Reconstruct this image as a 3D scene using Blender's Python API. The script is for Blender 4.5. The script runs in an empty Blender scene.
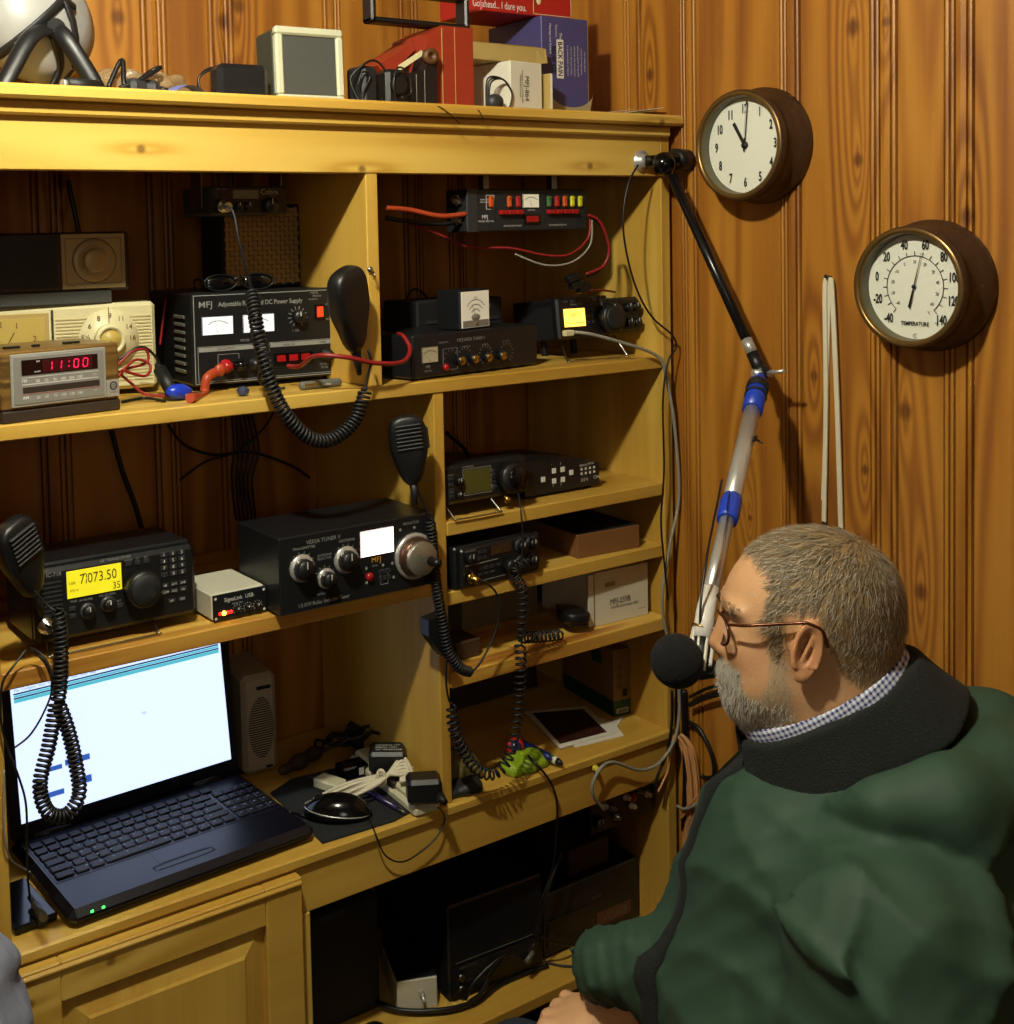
import bpy, math, random
import numpy as np
from mathutils import Vector, Matrix
random.seed(7)
PI=math.pi
COL=bpy.context.scene.collection
# ------------------------------------------------------------ camera solve
F_,CX_,CY_=1187.346,383.998,299.593
CAMR=Matrix(((0.8407161340808105,-0.5409335203332568,-0.02423444812837223),(-0.04875628087161563,-0.03105051633779745,-0.9983279473753724),(0.5392765588932871,0.8404919940219694,-0.05247857670696619)))
CAMO=Vector((0.003306,-1.533308,1.669246))
def ray(x,y): return CAMR.transposed()@Vector(((x-CX_)/F_,(y-CY_)/F_,1))
def at(x,y,X=None,Y=None,Z=None,D=None):
    d=ray(x,y)
    if D is not None: return CAMO+D*d
    for i,v in enumerate((X,Y,Z)):
        if v is not None: return CAMO+((v-CAMO[i])/d[i])*d
def lin(h):
    h=h.lstrip('#'); r=[int(h[i:i+2],16)/255 for i in (0,2,4)]
    return tuple([c/12.92 if c<=.04045 else ((c+.055)/1.055)**2.4 for c in r]+[1])
# ------------------------------------------------------------ materials
MATS={}
def mat(name,col='808080',rough=.5,metal=0,emit=None,es=0,bump=0,bs=200,alpha=1,trans=0,spec=None,var=0):
    if name in MATS: return MATS[name]
    m=bpy.data.materials.new(name); m.use_nodes=True; nt=m.node_tree; b=nt.nodes['Principled BSDF']
    b.inputs['Base Color'].default_value=lin(col); b.inputs['Roughness'].default_value=rough; b.inputs['Metallic'].default_value=metal
    if emit: b.inputs['Emission Color'].default_value=lin(emit); b.inputs['Emission Strength'].default_value=es
    if trans: b.inputs['Transmission Weight'].default_value=trans
    if alpha<1: b.inputs['Alpha'].default_value=alpha
    if spec is not None: b.inputs['Specular IOR Level'].default_value=spec
    if bump or var:
        tc=nt.nodes.new('ShaderNodeTexCoord'); n=nt.nodes.new('ShaderNodeTexNoise'); n.inputs['Scale'].default_value=bs; n.inputs['Detail'].default_value=3
        nt.links.new(tc.outputs['Object'],n.inputs['Vector'])
        if bump:
            bp=nt.nodes.new('ShaderNodeBump'); bp.inputs['Strength'].default_value=bump; bp.inputs['Distance'].default_value=.002
            nt.links.new(n.outputs['Fac'],bp.inputs['Height']); nt.links.new(bp.outputs['Normal'],b.inputs['Normal'])
        if var:
            mx=nt.nodes.new('ShaderNodeMix'); mx.data_type='RGBA'; c=lin(col)
            mx.inputs['A'].default_value=tuple(v*(1-var) for v in c[:3])+(1,); mx.inputs['B'].default_value=tuple(min(1,v*(1+var)) for v in c[:3])+(1,)
            nt.links.new(n.outputs['Fac'],mx.inputs['Factor']); nt.links.new(mx.outputs['Result'],b.inputs['Base Color'])
    MATS[name]=m; return m
def ND(nt,t,**k):
    n=nt.nodes.new(t)
    for a,v in k.items(): setattr(n,a,v)
    return n
def mth(nt,op,a,b=None,c=None):
    n=nt.nodes.new('ShaderNodeMath'); n.operation=op
    for i,v in enumerate((a,b,c)):
        if v is None: continue
        if isinstance(v,(int,float)): n.inputs[i].default_value=v
        else: nt.links.new(v,n.inputs[i])
    return n.outputs[0]
def wood(name,axis,stops,rough=.4,ucoord=None,knots=(),freq=3.0,nscale=7,fine=.25,warm=None,bump=.15,offs=(0,0,0)):
    """grain along axis (0,1,2); knots: list of (u,z,r) on the wall; ucoord 0/1 the horizontal coordinate of the wall"""
    m=bpy.data.materials.new(name); m.use_nodes=True; nt=m.node_tree; b=nt.nodes['Principled BSDF']
    tc=ND(nt,'ShaderNodeTexCoord'); mp=ND(nt,'ShaderNodeMapping')
    sc=[nscale]*3; sc[axis]=nscale*.07; mp.inputs['Scale'].default_value=sc; mp.inputs['Location'].default_value=offs
    nt.links.new(tc.outputs['Object'],mp.inputs['Vector'])
    n1=ND(nt,'ShaderNodeTexNoise'); n1.inputs['Scale'].default_value=1; n1.inputs['Detail'].default_value=2; n1.inputs['Distortion'].default_value=.4
    nt.links.new(mp.outputs[0],n1.inputs['Vector'])
    base=n1.outputs['Fac']; kd=None
    sep=ND(nt,'ShaderNodeSeparateXYZ'); nt.links.new(tc.outputs['Object'],sep.inputs[0])
    hz=[i for i in range(3) if i!=axis]
    if knots:
        U=sep.outputs[ucoord]; Z=sep.outputs[axis]
        for (u0,z0,r) in knots:
            du=mth(nt,'SUBTRACT',U,u0); dz=mth(nt,'SUBTRACT',Z,z0)
            L=mth(nt,'SQRT',mth(nt,'ADD',mth(nt,'MULTIPLY',du,du),mth(nt,'MULTIPLY',mth(nt,'MULTIPLY',dz,dz),.03)))
            w=mth(nt,'MULTIPLY',L,-1/(r*2.2)); e=mth(nt,'EXPONENT',w)
            base=mth(nt,'ADD',base,mth(nt,'MULTIPLY',e,.8))
            L2=mth(nt,'SQRT',mth(nt,'ADD',mth(nt,'MULTIPLY',du,du),mth(nt,'MULTIPLY',mth(nt,'MULTIPLY',dz,dz),.7)))
            mr=ND(nt,'ShaderNodeMapRange'); mr.inputs['From Min'].default_value=r*.5; mr.inputs['From Max'].default_value=r*1.3; mr.inputs['To Min'].default_value=1; mr.inputs['To Max'].default_value=0
            nt.links.new(L2,mr.inputs['Value'])
            kd=mr.outputs[0] if kd is None else mth(nt,'MAXIMUM',kd,mr.outputs[0])
    s=mth(nt,'SINE',mth(nt,'MULTIPLY',base,2*PI*freq))
    s=mth(nt,'MULTIPLY_ADD',s,.32,.5)
    m2=ND(nt,'ShaderNodeMapping'); s2=[150]*3; s2[axis]=4; m2.inputs['Scale'].default_value=s2
    nt.links.new(tc.outputs['Object'],m2.inputs['Vector'])
    n2=ND(nt,'ShaderNodeTexNoise'); n2.inputs['Scale'].default_value=1; n2.inputs['Detail'].default_value=3; nt.links.new(m2.outputs[0],n2.inputs['Vector'])
    f=mth(nt,'ADD',s,mth(nt,'MULTIPLY',mth(nt,'SUBTRACT',n2.outputs['Fac'],.5),fine*2))
    # broad tone variation between boards
    m3=ND(nt,'ShaderNodeMapping'); s3=[5]*3; s3[axis]=1.3; m3.inputs['Scale'].default_value=s3; nt.links.new(tc.outputs['Object'],m3.inputs['Vector'])
    n3=ND(nt,'ShaderNodeTexNoise'); n3.inputs['Scale'].default_value=1; nt.links.new(m3.outputs[0],n3.inputs['Vector'])
    f=mth(nt,'ADD',f,mth(nt,'MULTIPLY',mth(nt,'SUBTRACT',n3.outputs['Fac'],.5),.9))
    rp=ND(nt,'ShaderNodeValToRGB'); el=rp.color_ramp.elements
    while len(el)<len(stops): el.new(.5)
    for i,(p,c) in enumerate(stops): el[i].position=p; el[i].color=lin(c)
    nt.links.new(f,rp.inputs[0]); out=rp.outputs[0]
    if kd is not None:
        mx=ND(nt,'ShaderNodeMix',data_type='RGBA'); nt.links.new(mth(nt,'MULTIPLY',kd,.7),mx.inputs['Factor']); nt.links.new(out,mx.inputs['A']); mx.inputs['B'].default_value=lin('4a2008'); out=mx.outputs['Result']
    nt.links.new(out,b.inputs['Base Color']); b.inputs['Roughness'].default_value=rough
    bp=ND(nt,'ShaderNodeBump'); bp.inputs['Strength'].default_value=bump; bp.inputs['Distance'].default_value=.001
    nt.links.new(n2.outputs['Fac'],bp.inputs['Height']); nt.links.new(bp.outputs[0],b.inputs['Normal'])
    MATS[name]=m; return m
# ------------------------------------------------------------ mesh builder
_txt={}
def text_mesh(s,bold=0):
    if (s,bold) in _txt: return _txt[s,bold]
    cu=bpy.data.curves.new('t','FONT'); cu.body=s; cu.resolution_u=3; cu.offset=bold
    o=bpy.data.objects.new('t',cu); me=o.to_mesh()
    v=[tuple(p.co) for p in me.vertices]; f=[tuple(p.vertices) for p in me.polygons]
    o.to_mesh_clear(); bpy.data.objects.remove(o); bpy.data.curves.remove(cu)
    _txt[s,bold]=(v,f); return _txt[s,bold]
def smooth_path(pts,n=8,closed=False):
    P=[Vector(p) for p in pts]; L=len(P); out=[]
    rng=L if closed else L-1
    for i in range(rng):
        if closed: p0,p1,p2,p3=P[i-1],P[i],P[(i+1)%L],P[(i+2)%L]
        else: p0,p1,p2,p3=P[max(i-1,0)],P[i],P[i+1],P[min(i+2,L-1)]
        for k in range(n):
            t=k/n
            out.append(.5*((2*p1)+(p2-p0)*t+(2*p0-5*p1+4*p2-p3)*t*t+(3*p1-p0-3*p2+p3)*t**3))
    if not closed: out.append(P[-1])
    return out
class MB:
    def __init__(s): s.v=[]; s.f=[]; s.s=[]; s.T=Matrix()
    def add(s,vs,fs,sm=False):
        o=len(s.v); s.v+=[s.T@Vector(v) for v in vs]; s.f+=[tuple(i+o for i in f) for f in fs]; s.s+=[sm]*len(fs); return s
    def box(s,x0,y0,z0,x1,y1,z1,b=0):
        x0,x1=min(x0,x1),max(x0,x1); y0,y1=min(y0,y1),max(y0,y1); z0,z1=min(z0,z1),max(z0,z1)
        if b<=0:
            vs=[(x,y,z) for z in (z0,z1) for y in (y0,y1) for x in (x0,x1)]
            return s.add(vs,[(0,2,3,1),(4,5,7,6),(0,1,5,4),(2,6,7,3),(0,4,6,2),(1,3,7,5)])
        b=min(b,(x1-x0)*.49,(y1-y0)*.49,(z1-z0)*.49)
        vs=[];ix={}
        for i in (0,1):
            for j in (0,1):
                for k in (0,1):
                    c=[(x0,x1)[i],(y0,y1)[j],(z0,z1)[k]]; d=[b if q==0 else -b for q in (i,j,k)]
                    for a in range(3):
                        p=[c[q]+(d[q] if q!=a else 0) for q in range(3)]
                        ix[(i,j,k,a)]=len(vs); vs.append(p)
        F=[]
        for a in range(3):
            o=[q for q in range(3) if q!=a]
            for sd in (0,1):
                loop=[]
                for (m,n) in ((0,0),(1,0),(1,1),(0,1)):
                    c=[0,0,0]; c[a]=sd; c[o[0]]=m; c[o[1]]=n; loop.append(ix[(*c,a)])
                F.append(loop)
        for a in range(3):
            o=[q for q in range(3) if q!=a]
            for m in (0,1):
                for n in (0,1):
                    c=[0,0,0]; c[o[0]]=m; c[o[1]]=n; c0=c[:]; c0[a]=0; c1=c[:]; c1[a]=1
                    F.append([ix[(*c0,o[0])],ix[(*c1,o[0])],ix[(*c1,o[1])],ix[(*c0,o[1])]])
        for i in (0,1):
            for j in (0,1):
                for k in (0,1): F.append([ix[(i,j,k,0)],ix[(i,j,k,1)],ix[(i,j,k,2)]])
        ctr=Vector(((x0+x1)/2,(y0+y1)/2,(z0+z1)/2)); G=[]
        for f in F:
            p=[Vector(vs[i]) for i in f]; nrm=(p[1]-p[0]).cross(p[2]-p[0]); cc=sum(p,Vector())/len(p)
            G.append(tuple(f) if nrm.dot(cc-ctr)>0 else tuple(reversed(f)))
        return s.add(vs,G)
    def lathe(s,prof,p,d,n=24,sm=True,ridge=0,cap=True):
        """prof: list of (r,h) along direction d from p"""
        d=Vector(d).normalized(); a=d.orthogonal().normalized(); b=d.cross(a); p=Vector(p); vs=[];F=[]
        for (r,h) in prof:
            for i in range(n):
                t=2*PI*i/n; rr=r*(1-(ridge if i%2 else 0)) ; vs.append(p+d*h+(a*math.cos(t)+b*math.sin(t))*rr)
        for k in range(len(prof)-1):
            for i in range(n):
                j=(i+1)%n; F.append((k*n+i,k*n+j,(k+1)*n+j,(k+1)*n+i))
        s.add(vs,F,sm)
        o=len(s.v)-len(vs)
        if cap and prof[0][0]>1e-6: s.f.append(tuple(o+i for i in reversed(range(n)))); s.s.append(False)
        if cap and prof[-1][0]>1e-6: s.f.append(tuple(o+(len(prof)-1)*n+i for i in range(n))); s.s.append(False)
        return s
    def cyl(s,p0,p1,r0,r1=None,n=20):
        p0,p1=Vector(p0),Vector(p1); r1=r0 if r1 is None else r1
        return s.lathe([(r0,0),(r1,(p1-p0).length)],p0,p1-p0,n)
    def sph(s,c,r,n=20,m=12):
        if isinstance(r,(int,float)): r=(r,r,r)
        vs=[(c[0],c[1],c[2]-r[2])];F=[]
        for k in range(1,m):
            t=PI*k/m-PI/2
            for i in range(n): a=2*PI*i/n; vs.append((c[0]+r[0]*math.cos(t)*math.cos(a),c[1]+r[1]*math.cos(t)*math.sin(a),c[2]+r[2]*math.sin(t)))
        vs.append((c[0],c[1],c[2]+r[2])); e=len(vs)-1
        for i in range(n):
            j=(i+1)%n; F.append((0,1+j,1+i)); F.append((e,1+(m-2)*n+i,1+(m-2)*n+j))
            for k in range(m-2): F.append((1+k*n+i,1+k*n+j,1+(k+1)*n+j,1+(k+1)*n+i))
        return s.add(vs,F,True)
    def tube(s,pts,r,n=8,closed=False,flat=1,up=None):
        P=[Vector(p) for p in pts]; L=len(P); vs=[];F=[]
        t=(P[1]-P[0]).normalized(); a=(Vector(up)-t*t.dot(Vector(up))).normalized() if up else t.orthogonal().normalized()
        for i in range(L):
            if closed: t=(P[(i+1)%L]-P[i-1])
            else: t=(P[min(i+1,L-1)]-P[max(i-1,0)])
            if t.length<1e-9: t=Vector((0,0,1))
            t.normalize(); a=a-t*a.dot(t)
            if a.length<1e-6: a=t.orthogonal()
            a.normalize(); b=t.cross(a); rr=r[i] if isinstance(r,(list,tuple)) else r
            for k in range(n):
                q=2*PI*k/n; vs.append(P[i]+a*math.cos(q)*rr+b*math.sin(q)*rr*flat)
        for i in range(L if closed else L-1):
            j=(i+1)%L
            for k in range(n): m=(k+1)%n; F.append((i*n+k,i*n+m,j*n+m,j*n+k))
        s.add(vs,F,True)
        if not closed:
            o=len(s.v)-len(vs); s.f+=[tuple(o+k for k in reversed(range(n))),tuple(o+(L-1)*n+k for k in range(n))]; s.s+=[False,False]
        return s
    def cord(s,pts,r,n=8,sub=8,closed=False): return s.tube(smooth_path(pts,sub,closed),r,n,closed)
    def coil(s,pts,R,r,pitch,n=6,ppt=12):
        P=smooth_path(pts,14); d=[0]
        for i in range(1,len(P)): d.append(d[-1]+(P[i]-P[i-1]).length)
        L=d[-1]; N=int(L/pitch*ppt); out=[]; t0=(P[1]-P[0]).normalized(); a=t0.orthogonal().normalized(); k=0
        for i in range(N+1):
            q=L*i/N
            while k<len(d)-2 and d[k+1]<q: k+=1
            u=(q-d[k])/max(1e-9,d[k+1]-d[k]); c=P[k].lerp(P[k+1],u); t=(P[k+1]-P[k]).normalized()
            a=(a-t*a.dot(t)).normalized(); b=t.cross(a); w=2*PI*i/ppt; RR=R*min(1,i/ppt*1.0,(N-i)/ppt*1.0)
            out.append(c+(a*math.cos(w)+b*math.sin(w))*RR)
        return s.tube(out,r,n)
    def prism(s,poly,y0,y1,sm=False):
        """polygon in local x,z extruded along y"""
        n=len(poly); vs=[(x,y0,z) for x,z in poly]+[(x,y1,z) for x,z in poly]
        F=[tuple(range(n)),tuple(reversed(range(n,2*n)))]+[(i,i+n,(i+1)%n+n,(i+1)%n) for i in range(n)]
        return s.add(vs,F)
    def text(s,t,x,z,h,y=-.0006,xs=1,al='l',rot=0,bold=0):
        """upright lettering on a front face that looks towards -y; h = capital height"""
        v,f=text_mesh(t,bold)
        if not v: return s
        k=h/.7; x0=min(p[0] for p in v); x1=max(p[0] for p in v); o={'l':-x0,'c':-(x0+x1)/2,'r':-x1}[al]
        ca,sa=math.cos(rot),math.sin(rot); out=[]
        for p in v:
            a=(p[0]+o)*k*xs; b=(p[1]-(.35 if rot or al=='c' else 0))*k; out.append((x+a*ca-b*sa,y,z+a*sa+b*ca))
        return s.add(out,f)
    def rect(s,x0,z0,x1,z1,w=.0006,y=-.0006):
        for a in ((x0,z0,x1,z0+w),(x0,z1-w,x1,z1),(x0,z0,x0+w,z1),(x1-w,z0,x1,z1)): s.box(a[0],y,a[1],a[2],y+.0004,a[3])
        return s
    def build(s,name,m,parent=None,label=None,flip=False):
        me=bpy.data.meshes.new(name); me.from_pydata([tuple(v) for v in s.v],[],s.f); me.update()
        me.polygons.foreach_set('use_smooth',s.s)
        me.materials.append(MATS[m] if isinstance(m,str) else m)
        o=bpy.data.objects.new(name,me); COL.objects.link(o)
        if parent: o.parent=parent
        if label: o['label']=label
        return o
def tag(o,label=None,cat=None,group=None,kind=None):
    if label: o['label']=label
    if cat: o['category']=cat
    if group: o['group']=group
    if kind: o['kind']=kind
    return o
def thing(name,label,cat,loc=(0,0,0),rz=0,group=None,rx=0,ry=0):
    o=bpy.data.objects.new(name,None); COL.objects.link(o); o.location=loc; o.rotation_euler=(rx,ry,rz); o.empty_display_size=.05
    return tag(o,label,cat,group)
def struct(name,mb,m): return tag(mb.build(name,m),kind='structure')
R=math.radians
# ------------------------------------------------------------ signed-distance meshing (bodies, clothes)
def sdf_mesh(fn,lo,hi,h):
    lo=np.array(lo,float); n=(np.ceil((np.array(hi)-lo)/h)).astype(int)+1
    ax=[(lo[i]+h*np.arange(n[i])).astype(np.float32) for i in range(3)]
    V=fn(ax[0][:,None,None],ax[1][None,:,None],ax[2][None,None,:])
    V=np.broadcast_to(V,tuple(n)).astype(np.float32)
    S=V<0
    c=[S[i:n[0]-1+i,j:n[1]-1+j,k:n[2]-1+k] for i in (0,1) for j in (0,1) for k in (0,1)]
    cnt=sum(x.astype(np.int8) for x in c); act=(cnt>0)&(cnt<8)
    idx=-np.ones(act.shape,np.int64); cells=np.argwhere(act); idx[act]=np.arange(len(cells))
    acc=np.zeros((len(cells),3)); w=np.zeros(len(cells))
    for a in range(3):
        o=[q for q in range(3) if q!=a]
        for m in (0,1):
            for k in (0,1):
                s0=cells.copy(); s0[:,o[0]]+=m; s0[:,o[1]]+=k; s1=s0.copy(); s1[:,a]+=1
                v0=V[tuple(s0.T)]; v1=V[tuple(s1.T)]; x=(v0<0)!=(v1<0)
                t=np.where(x,v0/np.where(x,v0-v1,1),0); p=s0.astype(float); p[:,a]+=t
                acc[x]+=p[x]; w[x]+=1
    verts=lo+acc/w[:,None]*h; F=[]
    for a in range(3):
        o=[(a+1)%3,(a+2)%3]
        sl0=[slice(None)]*3; sl1=[slice(None)]*3; sl0[a]=slice(0,-1); sl1[a]=slice(1,None)
        for q in o: sl0[q]=slice(1,-1); sl1[q]=slice(1,-1)
        A=S[tuple(sl0)]; B=S[tuple(sl1)]; e=np.argwhere(A!=B); 
        if not len(e): continue
        fl=A[tuple(e.T)]; e=e.copy()
        for q in o: e[:,q]+=1
        def cell(d0,d1):
            x=e.copy(); x[:,o[0]]+=d0; x[:,o[1]]+=d1; return idx[tuple(x.T)]
        q=np.stack([cell(-1,-1),cell(0,-1),cell(0,0),cell(-1,0)],1)
        q[~fl]=q[~fl][:,::-1]; F.append(q)
    F=np.concatenate(F); F=F[(F>=0).all(1)]
    return verts,F
def np_mesh(name,verts,faces,m,parent=None):
    me=bpy.data.meshes.new(name); me.from_pydata(verts.tolist(),[],faces.tolist()); me.update()
    me.polygons.foreach_set('use_smooth',[True]*len(me.polygons))
    if m: me.materials.append(MATS[m] if isinstance(m,str) else m)
    o=bpy.data.objects.new(name,me); COL.objects.link(o)
    if parent: o.parent=parent
    return o
def smin(a,b,k):
    h=np.clip(.5+.5*(b-a)/k,0,1); return b*(1-h)+a*h-k*h*(1-h)
def smax(a,b,k): return -smin(-a,-b,k)
def ell(x,y,z,c,r):
    p=np.sqrt(((x-c[0])/r[0])**2+((y-c[1])/r[1])**2+((z-c[2])/r[2])**2)
    q=np.sqrt(((x-c[0])/r[0]**2)**2+((y-c[1])/r[1]**2)**2+((z-c[2])/r[2]**2)**2)
    return p*(p-1)/np.maximum(q,1e-6)
def cap(x,y,z,a,b,ra,rb):
    a=np.array(a,float);b=np.array(b,float);d=b-a;L=(d**2).sum()
    t=np.clip(((x-a[0])*d[0]+(y-a[1])*d[1]+(z-a[2])*d[2])/L,0,1)
    return np.sqrt((x-a[0]-t*d[0])**2+(y-a[1]-t*d[1])**2+(z-a[2]-t*d[2])**2)-(ra+(rb-ra)*t)
# ------------------------------------------------------------ material palette
mat('black_plastic','141516',.38,bump=.15,bs=900); mat('black_matte','0e0e10',.75); mat('black_gloss','08090b',.12)
mat('black_metal','17191b',.33,metal=.0,bump=.1,bs=600); mat('dark_grey','2b2d2e',.5,bump=.1,bs=700); mat('charcoal','1c1f20',.55)
mat('rubber','101112',.55); mat('white_print','d9dad2',.6); mat('grey_print','8d8f8a',.6); mat('steel','b8b8b0',.25,metal=1); mat('brass','b99a4f',.25,metal=1); mat('dull_steel','77776f',.35,metal=1)
mat('chrome','d4d4ce',.3,metal=.65); mat('knob_face','aaa696',.35,metal=.75); mat('orange_wire','a8401e',.45); mat('red_wire','8a1c1c',.45); mat('black_wire','0d0d0e',.4); mat('grey_cable','8b8a7c',.5)
mat('copper_cable','c8905c',.4,var=.3,bs=30); mat('cream','d8d0a0',.45,bump=.05,bs=300); mat('cream_dark','b5a878',.5); mat('gold_face','b8a050',.45); mat('brown_radio','2e231a',.6); mat('bezel_grey','a8a8a0',.4,metal=.3); mat('tan_panel','a8966e',.45,metal=.3)
mat('silver_panel','9a9a92',.4,metal=.4); mat('dark_red','3c0c12',.3); mat('red_led','ff2050',.4,emit='ff1850',es=1.6); mat('smoke','1c0b0b',.15)
mat('speaker_green','c3c4a6',.5); mat('speaker_grey','4c4d47',.85,bump=.8,bs=1500); mat('speaker_side','33392f',.6)
mat('red_paint','94301a',.45,var=.12,bs=40); mat('cardboard','8d6d3c',.8,var=.15,bs=60); mat('tan_box','ad9454',.7,var=.1,bs=40); mat('box_white','d6d2bd',.6,var=.04,bs=30); mat('purple_box','43406f',.5,var=.15,bs=60); mat('red_box','a51d16',.45)
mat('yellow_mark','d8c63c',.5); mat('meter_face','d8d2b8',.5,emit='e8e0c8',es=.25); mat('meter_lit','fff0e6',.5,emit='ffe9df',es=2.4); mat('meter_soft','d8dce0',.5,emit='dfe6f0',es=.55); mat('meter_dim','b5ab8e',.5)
mat('lcd_yellow','d8cc20',.4,emit='e8dc28',es=.6); mat('lcd_orange','ffcc66',.4,emit='ffb347',es=2.6); mat('lcd_off','4c4c22',.25); mat('lcd_grey','6f7462',.25); mat('lcd_brown','3d2c1c',.25)
mat('lcd_digit','5c4c08',.6); mat('white_box_metal','c9c6b0',.45); mat('led_red','ff2020',.4,emit='ff1a10',es=4); mat('led_green','60ff60',.4,emit='40ff60',es=3); mat('led_yellow','ffe060',.4,emit='ffd040',es=6)
mat('red_button','a01418',.3); mat('switch_red','ff3a20',.3,emit='ff2a10',es=2.0); mat('fuse_yellow','c8c628',.3); mat('fuse_orange','c2501a',.3); mat('fuse_red','a82018',.3); mat('fuse_green','3d6b3a',.3)
mat('blue_clip','1c3cc0',.3); mat('grey_tool','62645a',.4); mat('blue_glass','4a5c86',.15,trans=.6); mat('laptop_black','080b16',.35); mat('laptop_key','070914',.5); mat('laptop_trim','0d1122',.35)
mat('screen_white','e9f2ff',.3,emit='c4d6ff',es=1.4); mat('screen_cyan','49b8c8',.3,emit='58c4d4',es=.9); mat('screen_dark','08506a',.3,emit='0a5a78',es=.5); mat('screen_blue','3458b8',.3,emit='3c68c8',es=.8)
mat('modem_grey','a59c8c',.5); mat('dark_slot','0a0a0a',.8); mat('pad','16191a',.85,bump=.4,bs=1500); mat('white_cord','d8d0b4',.5); mat('strip_white','cfcaa8',.4); mat('pen_purple','2a2050',.25); mat('leather','3a2a1a',.6,bump=.3,bs=200)
mat('blanket','7d8496',.95,bump=1,bs=45,var=.35); mat('foam','050506',.95,bump=1,bs=700,var=.3); mat('tube_black','121214',.25); mat('tube_blue','2343b8',.35); mat('clear_tape','c9c2b0',.2); mat('white_plastic','dcd8cc',.4)
mat('bronze','4a3420',.42,metal=.35,bump=.3,bs=150,var=.3); mat('bronze_lip','7a6034',.3,metal=.7); mat('dial_white','dfe0cf',.5); mat('dial_ink','15140f',.6); mat('dial_inner','5d5a44',.5)
mat('green_box','0d4a3c',.5); mat('tan_print','9c8a62',.6); mat('paper','d8d4c4',.6); mat('photo_dark','3a2018',.3,var=.9,bs=45); mat('lime','86a418',.6,var=.25,bs=40); mat('marker_green','2f8f4a',.35); mat('marker_blue','1a2560',.3); mat('marker_red','b8201c',.35)
mat('skin','b27c50',.5); mat('jacket','25402f',.6,bump=.3,bs=22,var=.06); mat('fleece','131816',.95,bump=1,bs=500,var=.2); mat('jeans','1e2634',.85); mat('shoe','1a1512',.5); mat('eyeball','d6d2c4',.2); mat('iris','2e2118',.2)
mat('glasses','5a3018',.25,metal=.6); mat('lens','ffffff',.03,alpha=.12,spec=.8); mat('hair_m','7a6a50',.55,var=.45,bs=900); mat('hair_light','a59a84',.55,var=.3,bs=600); mat('beard_m','b9b3a4',.6,var=.2,bs=600); mat('brow_m','5a4a38',.6)
mat('white_dome','9c9c98',.4); mat('dark_band','191919',.5); mat('plastic_bag','9c8460',.3,alpha=.55); mat('blue_paper','6a78b8',.5); mat('brown_wood','5a3a1c',.5)
mat('ceiling','8f8a78',.9); mat('floor_m','4a3626',.7,var=.3,bs=6); mat('wall_far','6e5434',.6,var=.2,bs=4)
PINE=[(.0,'b88c34'),(.35,'cca548'),(.6,'d5b052'),(1,'dcba5e')]
wood('pine_h',0,PINE,.42,fine=.12,freq=1.6,nscale=10,ucoord=2,knots=[(lambda q:(q.z,q.x,.006))(at(*p,Y=0)) for p in ((141,149),(362,169),(590,166),(650,124),(106,954),(25,997),(44,940),(190,436))]); wood('pine_v',2,PINE,.42,fine=.12,freq=1.6,nscale=10)
ENDG=[(.0,'94581a'),(.3,'bc8a38'),(.6,'d0a446'),(1,'d8b256')]
wood('pine_streaked',0,ENDG,.42,fine=.2,freq=3,nscale=16)
# ------------------------------------------------------------ room
WR=1.62; DB=.39; W_=1.607
def plank_profile(lo,hi,cl):
    pts=[(lo,0)]
    for a,b in sorted(cl):
        w=b-a
        T=(0,.2,.62,.8,1)
        for k,t in enumerate(T):
            u=a+w*t; pts+=[(u-.0018,.0022 if k else 0),(u-.0007,-.0055),(u+.0007,-.0055),(u+.0018,.0022 if k<4 else 0)]
            if k<4: pts.append((a+w*(T[k]+T[k+1])/2,.0032))
    pts.append((hi,0)); return [p for p in pts if lo<=p[0]<=hi]
bc=[(-1.3,-1.26),(-.95,-.91),(-.62,-.58),(-.3,-.26),(.05,.09),(.30,.34),(.565,.615),(.762,.808),(.886,.934),(1.118,1.155),(1.287,1.33),(1.395,1.435)]
mb=MB(); pr=plank_profile(-1.6,WR,bc)
for i in range(len(pr)-1):
    (u0,d0),(u1,d1)=pr[i],pr[i+1]; mb.add([(u0,DB-d0,0),(u1,DB-d1,0),(u1,DB-d1,2.45),(u0,DB-d0,2.45)],[(0,1,2,3)])
mb.add([(-1.6,DB+.05,0),(WR,DB+.05,0),(WR,DB+.05,2.45),(-1.6,DB+.05,2.45)],[(3,2,1,0)])
KB=[(at(*p,Y=DB).x,at(*p,Y=DB).z,.012) for p in ((222,22),(238,6),(118,17),(60,180),(560,60))]
PL=[(.0,'824c18'),(.3,'985f1c'),(.6,'a86e22'),(1,'b67c2b')]
wood('plank_back',2,PL,.5,ucoord=0,knots=KB,freq=4.5,nscale=8,fine=.16,bump=.3)
struct('wall_back',mb,'plank_back')
rc=[(-3.0,-2.96),(-2.6,-2.55),(-2.3,-2.26),(-2.0,-1.95),(-1.6,-1.56),(-1.32,-1.28),(-1.05,-1.0),(-.76,-.715),(-.567,-.523),(-.447,-.402),(-.274,-.235),(-.0544,-.0169),(.0796,.124),(.27,.31)]
mb=MB(); pr=plank_profile(-3.2,DB,rc)
for i in range(len(pr)-1):
    (u0,d0),(u1,d1)=pr[i],pr[i+1]; mb.add([(WR-d0,u0,0),(WR-d0*1,u0,2.45),(WR-d1,u1,2.45),(WR-d1,u1,0)],[(0,1,2,3)])
mb.add([(WR+.05,-3.2,0),(WR+.05,-3.2,2.45),(WR+.05,DB,2.45),(WR+.05,DB,0)],[(3,2,1,0)])
KR=[]
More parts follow.
